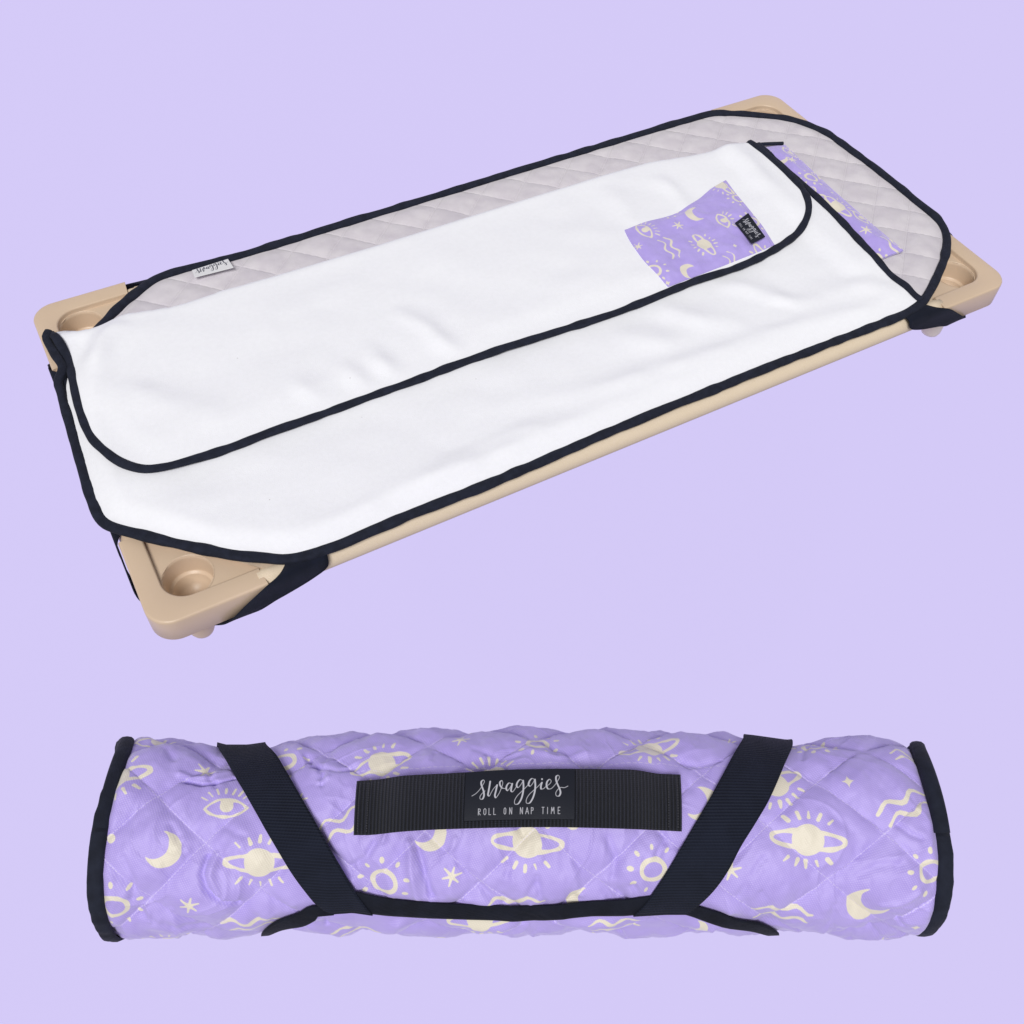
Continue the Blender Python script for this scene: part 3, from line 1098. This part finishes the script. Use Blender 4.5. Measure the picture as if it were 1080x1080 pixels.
BOTS = [(112, 990), (130, 992.5), (160, 993), (200, 990), (240, 987.5), (280, 985.5), (310, 983), (340, 984.5), (365, 985), (385, 981.5), (420, 985.5), (460, 987), (500, 987.5), (540, 986.5), (560, 983), (590, 986.5), (620, 984.5), (650, 986), (690, 983.5), (720, 984), (750, 987.5), (780, 985.5), (815, 984), (860, 985), (900, 988.5), (930, 990.5), (955, 988), (985, 984)]


def col2x(c):
    return (np.asarray(c, float) - 540) / F * ZL


tx = col2x([a for a, b in TOPS])
tr = D * np.sin(TILT - np.arctan((np.array([b for a, b in TOPS]) - .006 * (np.array([a for a, b in TOPS]) - 540) - 540) / F))
bx_ = col2x([a for a, b in BOTS])
br = D * np.sin(np.arctan((np.array([b for a, b in BOTS]) - .006 * (np.array([a for a, b in BOTS]) - 540) - 540) / F) - TILT)
XL, XR = -.2825, .2965
R0 = .0725


def base_r(X, th):
    a, b = np.interp(X, tx, tr), np.interp(X, bx_, br)
    s = .5 + .5 * np.sin(th)
    w = s * s * (3 - 2 * s)
    return b * (1 - w) + a * w


def flare(X, th):
    """the ends of the roll spread outwards a little along the top and the bottom"""
    a = np.mod(th + math.pi, 2 * math.pi) - math.pi
    top = np.clip(a / 1.48, 0, 1.1) ** 3 * smooth(3.1, 2.2, a)
    low = np.clip(-a / 1.48, 0, 1.1) ** 3 * smooth(-3.1, -2.3, a)
    lf = -(.0135 * top + .0055 * low) * smooth(XL + .09, XL, X)
    rt = (.0135 * top + .0020 * low) * smooth(XR - .09, XR, X)
    return lf + rt


def roll_pt(X, th, r):
    X, th, r = np.broadcast_arrays(X, th, r)
    X = X + flare(X, th)
    return ORG + X[..., None] * AX + (r * np.cos(th))[..., None] * (-VW) + (r * np.sin(th))[..., None] * UP


def hit(u, v, off=0.0):
    """sight line against the roll: returns (X, theta)"""
    d = ray(u, v)
    o = EYE - ORG
    dx, dv, du = d @ AX, -(d @ VW), d @ UP
    ox, ov, ou = o @ AX, -(o @ VW), o @ UP
    r = R0
    for _ in range(8):
        a = dv * dv + du * du
        b = ov * dv + ou * du
        c = ov * ov + ou * ou - r * r
        disc = b * b - a * c
        t = (-b - math.sqrt(disc)) / a if disc > 0 else -b / a
        X, th = ox + t * dx, math.atan2(ou + t * du, ov + t * dv)
        r = float(base_r(X, th)) + off
    return X, th


# quilting lattice fitted to the visible stitch crossings
CROSS = [((160.5, 835), 0, 0), ((214.4, 888), 1, -1), ((160.5, 952.5), 0, -2), ((281.7, 936), 2, -2), ((231, 807), 1, 1), ((451, 784), 5, 1), ((505.6, 928), 6, -2),
         ((627, 929.6), 8, -2), ((743, 809), 10, 0), ((867, 822), 12, 0), ((935.6, 875.6), 13, -1), ((871, 939), 12, -2), ((804, 874), 11, -1)]
HX = np.array([hit(*c[0]) for c in CROSS])
xs_, ss_ = HX[:, 0], HX[:, 1] * R0
Bm = np.column_stack([np.ones(len(xs_)), xs_, xs_ ** 2, ss_])
cm = np.linalg.lstsq(Bm, np.array([c[1] for c in CROSS], float), rcond=None)[0]
Bn = np.column_stack([np.ones(len(xs_)), xs_, xs_ ** 2, xs_ ** 3, ss_])
cn = np.linalg.lstsq(Bn, np.array([c[2] for c in CROSS], float), rcond=None)[0]


def lattice(X, s):
    mm = cm[0] + cm[1] * X + cm[2] * X * X + cm[3] * s
    nn = cn[0] + cn[1] * X + cn[2] * X * X + cn[3] * X ** 3 + cn[4] * s
    return (mm + nn) / 2, (mm - nn) / 2


MARKS = [('planet', 122, 820, 40, 12), ('eye', 174, 780, 26, 0), ('aster', 216, 810, 10.5, 0), ('eye', 238, 853, 25.5, 3), ('moon', 172.5, 896, 19, 0), ('dot', 115.5, 885, 5, 0),
         ('sun', 121, 958, 28, 0), ('planet', 273, 911, 39, -4), ('aster', 200.5, 953, 10.5, 0), ('wave', 262, 976, 34, 6), ('eye', 180, 1000, 26, 0), ('sun', 299, 801, 27, 0),
         ('aster', 315, 843, 9, 0), ('wave', 361, 867, 33, 28), ('planet', 402, 802, 36, 20), ('aster', 486, 780.5, 10, 0), ('sun', 567, 782, 24, 0), ('planet', 685, 786, 37, 14),
         ('eye', 518, 819, 25, 2), ('moon', 453, 880, 18, 5), ('planet', 556, 889, 39, -8), ('sun', 404.5, 932, 27.5, 0), ('aster', 476.5, 924, 10.5, 0), ('wave', 541, 957, 34, 4),
         ('moon', 614, 952, 17, -125), ('sun', 689, 917.5, 27, 0), ('wave', 375, 981, 30, 14), ('planet', 506, 973, 36, 0), ('moon', 459, 990, 12, 0), ('wave', 647, 976, 30, 4),
         ('aster', 769, 779, 9, 0), ('sun', 858, 786, 25, 0), ('wave', 957, 800, 26, 0), ('moon', 741, 847, 20, 15), ('planet', 817, 825, 38, 26), ('spark', 894, 825, 9, 0),
         ('wave', 955, 848, 36, 26), ('planet', 852.6, 886, 41, -9), ('aster', 771, 919, 11.5, 0), ('wave', 823, 963, 34, -6), ('moon', 916, 955, 23, -100), ('sun', 984, 921, 27, 0),
         ('spark', 965, 978, 8, 0), ('moon', 733, 978, 14, 0), ('aster', 926, 991, 9, 0), ('wave', 600, 861, 30, 0), ('aster', 690, 845, 9, 0), ('moon', 650, 852, 16, 0)]
PXM = ZL * .905 / F                              # metres per pixel on the front of the roll
ROLL_ITEMS = []
for kind, a, b, s, rot in MARKS:
    X, th = hit(a, b)
    ROLL_ITEMS.append((kind, X, th * R0, s * PXM, rot, False))
    if kind in ('dot',):
        continue
kinds = ['planet', 'moon', 'sun', 'eye', 'wave', 'aster']
size = {'planet': .0245, 'moon': .012, 'sun': .017, 'eye': .0165, 'wave': .021, 'aster': .0066}
i = 0
for row, th in enumerate(np.radians([112, 140, 168, 196, 224, 250])):
    for cx in np.arange(XL + .02 + (row % 2) * .03, XR, .06):
        kd = kinds[(i * 5 + row) % 6]
        i += 1
        ROLL_ITEMS.append((kd, cx + random.uniform(-.006, .006), th * R0, size[kd], random.uniform(-15, 15), False))
        if th > math.pi:                          # seen again from below the wrap
            ROLL_ITEMS.append((kd, cx, (th - 2 * math.pi) * R0, size[kd], 0, False))

# wrinkles: traced creases plus small random gathers
CREASE = [([(218, 905), (213, 922), (218, 938), (234, 950), (250, 955)], 3.2, -1.7), ([(228, 902), (222, 922), (230, 940)], 4, 1.3),
          ([(196, 822), (212, 827), (232, 824), (246, 819)], 3, -2.0), ([(190, 815), (215, 819), (240, 812)], 4, 1.2),
          ([(130, 905), (140, 930), (138, 950)], 4, -.9), ([(180, 870), (192, 890), (196, 905)], 4, -.9),
          ([(324, 795), (340, 815), (338, 826), (315, 830)], 4, -1.5), ([(330, 806), (355, 812), (376, 806)], 4, -1.3), ([(345, 820), (330, 828), (312, 830)], 3.5, 1.1),
          ([(300, 868), (330, 880), (352, 905), (368, 925)], 5, -1.6), ([(440, 895), (446, 915), (455, 945)], 4, -1.8), ([(430, 890), (434, 920), (440, 948)], 5, 1.4),
          ([(505, 935), (520, 950), (530, 955)], 4, -1.2), ([(566, 925), (570, 945), (575, 955)], 4, -1.0), ([(600, 900), (606, 925), (612, 945)], 5, .9),
          ([(668, 935), (676, 948), (672, 955)], 4, -1.5), ([(560, 792), (590, 800), (620, 795)], 4, .8), ([(500, 790), (530, 800), (548, 796)], 4, -.8),
          ([(640, 884), (650, 905), (648, 925)], 5, -1.1), ([(720, 800), (736, 806), (760, 800)], 4, -1.0), ([(760, 860), (790, 850), (806, 838)], 5, .9),
          ([(806, 905), (790, 925), (780, 945)], 5, -.9), ([(880, 860), (902, 880), (905, 905)], 6, -.7), ([(905, 925), (925, 915), (950, 912)], 5, -.8), ([(950, 870), (962, 880), (972, 884)], 4, -1.1),
          ([(930, 955), (950, 952), (970, 940)], 4, .9), ([(880, 955), (876, 970), (884, 980)], 5, -.9), ([(150, 968), (185, 978), (215, 980)], 5, -.8), ([(700, 880), (706, 895), (700, 905)], 4, -.9),
          ([(395, 890), (385, 905), (372, 915)], 4, -1.1), ([(480, 885), (475, 900), (480, 912)], 4, .8)]
for _ in range(46):
    a, b = random.uniform(120, 960), random.choice([random.uniform(955, 985), random.uniform(778, 812), random.uniform(860, 960)])
    ang = random.gauss(math.pi / 2, .55)
    ln = random.uniform(10, 24)
    CREASE.append(([(a, b), (a + .5 * ln * math.cos(ang) + random.uniform(-3, 3), b + .5 * ln * math.sin(ang)), (a + ln * math.cos(ang), b + ln * math.sin(ang))], random.uniform(2.5, 4.5), random.choice([-1, -1, 1]) * random.uniform(.5, 1.1)))
CREASE = [(np.array([(lambda q: (q[0], q[1] * R0))(hit(*p)) for p in pts]), w * PXM, h * .0018) for pts, w, h in CREASE]

STRAPS_PX = [dict(lo=[(233, 789), (245, 813), (258, 836), (276, 868), (294, 899), (308, 922), (322, 941), (334, 955), (347, 964.5)],
                  hi=[(281, 785), (296, 803), (311, 829), (328, 859), (344, 888), (362, 920), (374, 941), (384, 955), (393, 966)]),
             dict(lo=[(784, 778), (769, 804), (753, 834), (737, 862), (721, 890), (706, 916), (692, 938), (681, 954), (668, 967)],
                  hi=[(836, 784.5), (824, 814), (811, 844), (797, 868), (781.5, 893), (769, 917), (756, 936), (743, 950), (725, 965)])]


def midline(a, b):
    return np.array([(lambda q: (q[0], q[1] * R0))(hit((p[0] + q_[0]) / 2, (p[1] + q_[1]) / 2)) for p, q_ in zip(a, b)])


STRAP_MID = []
for sp in STRAPS_PX:
    q = midline(sp['lo'], sp['hi'])
    q0 = q[0] + (q[0] - q[2]) / np.linalg.norm(q[0] - q[2]) * .22
    STRAP_MID.append(np.vstack([[q0], q]))
BAND_MID = [midline([(385, 958), (460, 965), (560, 966), (675, 960)], [(385, 958), (460, 965), (560, 966), (675, 960)]),
            midline([(350, 961), (325, 968), (300, 976), (284, 981)], [(350, 961), (325, 968), (300, 976), (284, 981)]),
            midline([(724, 960), (760, 973), (800, 979), (824, 986)], [(724, 960), (760, 973), (800, 979), (824, 986)])]


def roll_height(X, th):
    s = th * R0
    a, b = lattice(X, s)
    q = puff(a + .015 * N1(X * 40, s * 40), b + .015 * N2(X * 40, s * 40))
    h = .0056 * q - .0044
    for pts, w, hh in CREASE:
        bx0, by0 = pts.min(0) - 4 * w
        bx1, by1 = pts.max(0) + 4 * w
        m = (X > bx0) & (X < bx1) & (s > by0) & (s < by1)
        if m.any():
            d = poly_dist(X[m], s[m], pts)
            h[m] += hh * np.exp(-(d / w) ** 2)
    h += .0015 * N2(X * 30 + 5, s * 20 + 2) + .0011 * N1(X * 60 + 3, s * 38) + .0007 * N3(X * 120, s * 70 + 7) + .00035 * N4(X * 260, s * 160)
    h += .0009 * (1 - np.abs(N2(X * 48 + 1.7 * N1(X * 25, s * 25), s * 22))) ** 4 - .0004
    # gathers at both ends, where the edging draws the quilt in
    e = np.minimum(X - XL, XR - X)
    h += np.exp(-e / .008) * .0011 * np.sin(s / .0021 + 3 * N1(s * 60, X * 0 + 2))
    # the straps press the quilt down
    for pts in STRAP_MID:
        d = poly_dist(X, s, pts)
        k = smooth(.034, .019, d)
        h = h * (1 - k) + np.minimum(h, -.0016 + .15 * h) * k
    for pts in BAND_MID:
        d = poly_dist(X, s, pts)
        k = smooth(.016, .006, d)
        h = h * (1 - k) + np.minimum(h, -.0020) * k
    # and the edging holds the ends down
    k = smooth(.016, .007, e)
    return h * (1 - k) + np.minimum(h, -.0040) * k


nX = 800
dense = np.linspace(math.radians(-104), math.radians(108), 380)
back = np.linspace(math.radians(108), math.radians(256), 70)[1:-1]
TH = np.concatenate([dense, back])
Xs = np.linspace(XL, XR, nX)
XX, TT = np.meshgrid(Xs, TH, indexing='ij')
X1, T1 = XX.ravel(), TT.ravel()
hh = roll_height(X1, T1)
taper = np.minimum(1, np.minimum(X1 - XL, XR - X1) / .012)
rr_ = base_r(X1, T1) + hh - .002 * (1 - np.sqrt(np.clip(taper, 0, 1)))
V = roll_pt(X1, T1, rr_)
sfull = T1 * R0
qa, qb = lattice(X1, sfull)
sd = print_field(X1, sfull, ROLL_ITEMS)
sx, st = [], []
for a, b in ((330, 812), (430, 809.5), (540, 807), (640, 805.5), (735, 806), (800, 808)):
    p = hit(a, b)
    sx.append(p[0]); st.append(p[1] * R0)
seam = sfull - np.interp(X1, sx, st) + .5 * ((X1 < sx[0]) | (X1 > sx[-1]))
roll_center = ORG + AX * (XL + XR) / 2
low_pt = roll_center - UP * R0
roll = thing('rolled_nap_mat', 'rolled-up lilac quilted nap mat printed with planets, held by two black straps', 'rolled mat', tuple(low_pt))
body = mesh_obj('quilted_cover', V, grid_faces(nX, len(TH), True), M_PRINTQ, roll, np.column_stack([X1, sfull]), {'motif': sd, 'qa': qa, 'qb': qb, 'seam': seam})

# edging around both ends plus the coiled layers inside each end
for side, Xe, sgn in ((0, XL, 1), (1, XR, -1)):
    th = np.linspace(0, 2 * math.pi, 181)[:-1]
    prof = [(.0108, -.0022), (.0104, -.0004), (.0080, .0006), (.0045, .0007), (.0015, .0002), (0, -.0012), (-.0006, -.0050), (0, -.0090), (.0015, -.0120), (.006, -.0125)]
    rows = []
    lean = .0035 * np.sin(th)                   # the rim leans back a little at the top
    for dx, dr in prof:
        wob = .0006 * np.sin(th * 3 + side * 2) + .0004 * N1(th * 9 + side * 5, th * 0 + dx * 60)
        X = Xe + sgn * (dx + lean * 0) + wob + 0 * th
        r = base_r(np.full_like(th, Xe), th) + dr + .0004 * N2(th * 14, th * 0 + dx * 50 + side)
        rows.append(roll_pt(X, th, r))
    V = np.array(rows)
    fa = grid_faces(len(prof), len(th), True, flip=(sgn < 0))
    s = th * R0
    uv = np.stack(np.broadcast_arrays(s[None, :], np.linspace(0, .025, len(prof))[:, None]), -1).reshape(-1, 2)
    eb = mesh_obj('end_binding', V.reshape(-1, 3), fa, M_BIAS, roll, uv)
    # spiral of layers
    tt_ = np.linspace(0, 2 * math.pi * 4.6, 500)
    rs = .064 - .0112 * tt_ / (2 * math.pi)
    P = roll_pt(np.full_like(tt_, Xe + sgn * .006), tt_, rs)
    V, Fa, uv = sweep(P, AX * -sgn, oval(.0095, .011, 12))
    mesh_obj('coiled_edge', V, Fa, M_BIAS, roll, uv)


def by_x(P, n):
    P = catmull(P, .01)
    t = np.linspace(P[0, 0], P[-1, 0], n)
    return np.column_stack([t, np.interp(t, P[:, 0], P[:, 1])])


def ribbon(name, lo, hi, off, thick, mat, parent, k=13, n=90, uvw=.038, fx=None):
    """band lying on the roll between two edges given as (X, theta)"""
    lo, hi = (fx or (lambda P, c: resamp(catmull(P, .01), c)))(lo, n), (fx or (lambda P, c: resamp(catmull(P, .01), c)))(hi, n)
    t = np.linspace(0, 1, k)
    G = lo[:, None, :] * (1 - t)[None, :, None] + hi[:, None, :] * t[None, :, None]
    X, th = G[..., 0], G[..., 1]
    of = off if np.isscalar(off) else np.asarray(off)[:, None]
    top = roll_pt(X, th, base_r(X, th) + of)
    bot = roll_pt(X, th, base_r(X, th) + of - thick)
    kk = n * k
    fa = grid_faces(n, k) + grid_faces(n, k, off=kk, flip=True)
    rim = [i * k for i in range(n)] + [(n - 1) * k + j for j in range(1, k)] + [i * k + k - 1 for i in range(n - 2, -1, -1)] + [j for j in range(k - 2, 0, -1)]
    for i in range(len(rim)):
        p, q = rim[i], rim[(i + 1) % len(rim)]
        fa.append([p, q, q + kk, p + kk])
    ln = np.concatenate([[0], np.cumsum(np.linalg.norm(np.diff(top[:, k // 2], axis=0), axis=1))])
    uv = np.stack(np.broadcast_arrays(ln[:, None], (t * uvw)[None, :]), -1).reshape(-1, 2)
    o = mesh_obj(name, np.concatenate([top.reshape(-1, 3), bot.reshape(-1, 3)]), fa, mat, parent, np.concatenate([uv, uv]))
    import bmesh
    bm = bmesh.new()
    bm.from_mesh(o.data)
    bmesh.ops.recalc_face_normals(bm, faces=bm.faces)
    bm.to_mesh(o.data)
    bm.free()
    return o


for sp in STRAPS_PX:
    lo = [hit(a, b, .002) for a, b in sp['lo']]
    hi = [hit(a, b, .002) for a, b in sp['hi']]
    # carry the strap over the top and down the back
    w = hi[0][0] - lo[0][0]
    d = (lo[0][0] - lo[1][0])
    for ee, lst in ((0, lo), (1, hi)):
        x0, t0 = lst[0]
        slope = (lst[0][0] - lst[2][0]) / (lst[0][1] - lst[2][1] + 1e-6)
        ext = [(x0 + slope * .4 * (a - t0), a) for a in np.radians([100, 125, 150, 180, 205])]
        lst[:] = [p for p in ext[::-1] if p[1] > t0 + .08] + lst
    ribbon('roll_strap', lo, hi, .0020, .0016, M_STRAP, roll)

band_lo = [hit(a, b, .003) for a, b in ((376, 965.5), (420, 970), (455, 972), (487, 973), (520, 974), (560, 974), (605, 971.5), (640, 969.5), (700, 965.5))]
band_hi = [hit(a, b, .003) for a, b in ((366, 942), (400, 949.5), (430, 953.5), (487, 957.5), (520, 958.5), (560, 959), (605, 956), (640, 953.5), (704, 946))]
ribbon('joining_band', band_lo, band_hi, .0008, .0014, M_ELAST, roll, 9, 60, .014)
t1_hi = [hit(a, b, .002) for a, b in ((350, 956), (338, 956), (325, 958.5), (314, 965), (300, 970), (288, 976.5), (278, 984))]
t1_lo = [hit(a, b, .002) for a, b in ((352, 966), (342, 966), (332, 972), (318, 978.5), (305, 980.5), (292, 981.5), (280, 988))]
for lst in (t1_lo, t1_hi):
    x_, a_ = lst[-3]
    lst[-2:] = [(x_ - .009, a_ - .10), (x_ - .017, a_ - .26), (x_ - .023, a_ - .52), (x_ - .026, a_ - .95)]
ribbon('strap_tail', t1_lo, t1_hi, .0016, .0016, M_ELAST, roll, 9, 40, .014)
t2_hi = [hit(a, b, .002) for a, b in ((724, 952), (736, 957.5), (763, 965.5), (779, 972), (799, 975), (811, 981), (824, 987))]
t2_lo = [hit(a, b, .002) for a, b in ((718, 964), (728, 967), (743, 972.5), (766, 980), (790, 983), (806, 984), (822, 990))]
for lst in (t2_lo, t2_hi):
    x_, a_ = lst[-3]
    lst[-2:] = [(x_ + .009, a_ - .10), (x_ + .017, a_ - .26), (x_ + .023, a_ - .52), (x_ + .026, a_ - .95)]
ribbon('strap_tail', t2_lo, t2_hi, .0016, .0016, M_ELAST, roll, 9, 40, .014)

# carry handle: flat webbing standing off in the middle, stitched at both ends
h_hi = [hit(a, b, .006) for a, b in ((376, 822.5), (400, 821), (430, 820), (460, 818.5), (490, 817), (530, 814.5), (570, 813.5), (604, 813.3), (650, 813.8), (690, 814.8), (718, 815.5))]
h_lo = [hit(a, b, .006) for a, b in ((372.5, 881), (388, 881), (420, 877.5), (450, 875.5), (490, 874), (530, 873), (570, 872.5), (604, 872.8), (650, 874), (690, 875.5), (719.5, 877))]
tq = np.linspace(0, 1, 220)
standoff = .0044 + .0045 * smooth(.05, .16, tq) * smooth(.95, .84, tq)
handle = ribbon('carry_handle', h_lo, h_hi, standoff, .0022, M_HANDLE, roll, 25, 220, .038, by_x)

# stitched box ends of the handle
def on_handle(uv01, extra):
    lo, hi = by_x(h_lo, 220), by_x(h_hi, 220)
    u_, v_ = uv01
    fi = u_ * 219
    L0 = np.column_stack([np.interp(fi.ravel(), np.arange(220), lo[:, k]) for k in (0, 1)])
    H0 = np.column_stack([np.interp(fi.ravel(), np.arange(220), hi[:, k]) for k in (0, 1)])
    vv = v_.ravel()[:, None]
    G = L0 * (1 - vv) + H0 * vv
    of = np.interp(fi.ravel(), np.arange(220), standoff)
    return roll_pt(G[:, 0], G[:, 1], base_r(G[:, 0], G[:, 1]) + of + extra)


nu, nv = 330, 160
u, v = np.meshgrid(np.linspace(.337, .671, nu), np.linspace(.985, .125, nv), indexing='xy')
top = on_handle((u, v), .0009)
bot = on_handle((u, v), -.0001)
lx, ly = np.meshgrid(np.linspace(72, 972, nu), np.linspace(103, 528, nv), indexing='xy')
sd = letters_field(lx, ly, True, 1.0).ravel()
k = nu * nv
faces = grid_faces(nv, nu, flip=True) + grid_faces(nv, nu, off=k)
rim = [j for j in range(nu)] + [i * nu + nu - 1 for i in range(1, nv)] + [(nv - 1) * nu + j for j in range(nu - 2, -1, -1)] + [i * nu for i in range(nv - 2, 0, -1)]
for i in range(len(rim)):
    p, q = rim[i], rim[(i + 1) % len(rim)]
    faces.append([p, q, q + k, p + k])
mesh_obj('handle_label', np.concatenate([top, bot]), faces, M_LABEL, handle, np.concatenate([np.stack([u.ravel(), v.ravel()], 1)] * 2),
         {'letter': np.concatenate([sd, np.full(k, 60.)]), 'edge': np.full(2 * k, 1.8)})

m = NT('black_thread')
M_THREAD = m.finish(m.mix(m.noise(900), (.02, .02, .028, 1), (.07, .07, .085, 1)), .6, None, .4)
for pair in ((.012, .040), (.960, .988)):
    V, Fa = [], []
    for uu in pair:
        for q in np.arange(.06, .95, .045):
            p = on_handle((np.array([uu, uu, uu]), np.array([q, q + .014, q + .028])), .0004)
            v1, f1, _ = sweep(p, -VW, oval(.0008, .0008, 6))
            o = len(V)
            V += v1.tolist()
            Fa += [[i + o for i in f] for f in f1]
    mesh_obj('stitching', V, Fa, M_THREAD, handle)

# ------------------------------------------------------------------ camera
cam = bpy.data.cameras.new('camera')
cam.sensor_width = 36
cam.sensor_fit = 'HORIZONTAL'
cam.lens = 36 * F / 1080
cam.clip_start = .02
cam.clip_end = 500
co = bpy.data.objects.new('camera', cam)
COL.objects.link(co)
mw = Matrix.Identity(4)
for r in range(3):
    mw[r][0], mw[r][1], mw[r][2], mw[r][3] = ROT[0][r], -ROT[1][r], -ROT[2][r], EYE[r]
co.matrix_world = mw
SC.camera = co

# ------------------------------------------------------------------ light: a bright white studio and one big soft source overhead
w = bpy.data.worlds.new('World')
SC.world = w
w.use_nodes = True
w.node_tree.nodes['Background'].inputs[0].default_value = (1, 1, 1, 1)
w.node_tree.nodes['Background'].inputs[1].default_value = .32
ld = bpy.data.lights.new('softbox', 'AREA')
ld.shape = 'DISK'
DIST, SIZE = 600, 270
ld.size = SIZE
ld.color = (1, .985, .965)
KEY = .85
ld.energy = KEY * math.pi * DIST ** 2 * math.pi
lo_ = bpy.data.objects.new('softbox', ld)
COL.objects.link(lo_)
kd = Vector((-.50, -.58, 1.0)).normalized()
lo_.location = Vector((.6, .2, 0)) + kd * DIST
lo_.rotation_euler = kd.to_track_quat('Z', 'Y').to_euler()

SC.view_settings.view_transform = 'Standard'
SC.view_settings.look = 'None'
SC.view_settings.exposure = 0
SC.view_settings.gamma = 1
SC.render.engine = 'CYCLES'
SC.cycles.use_denoising = True
SC.cycles.max_bounces = 8
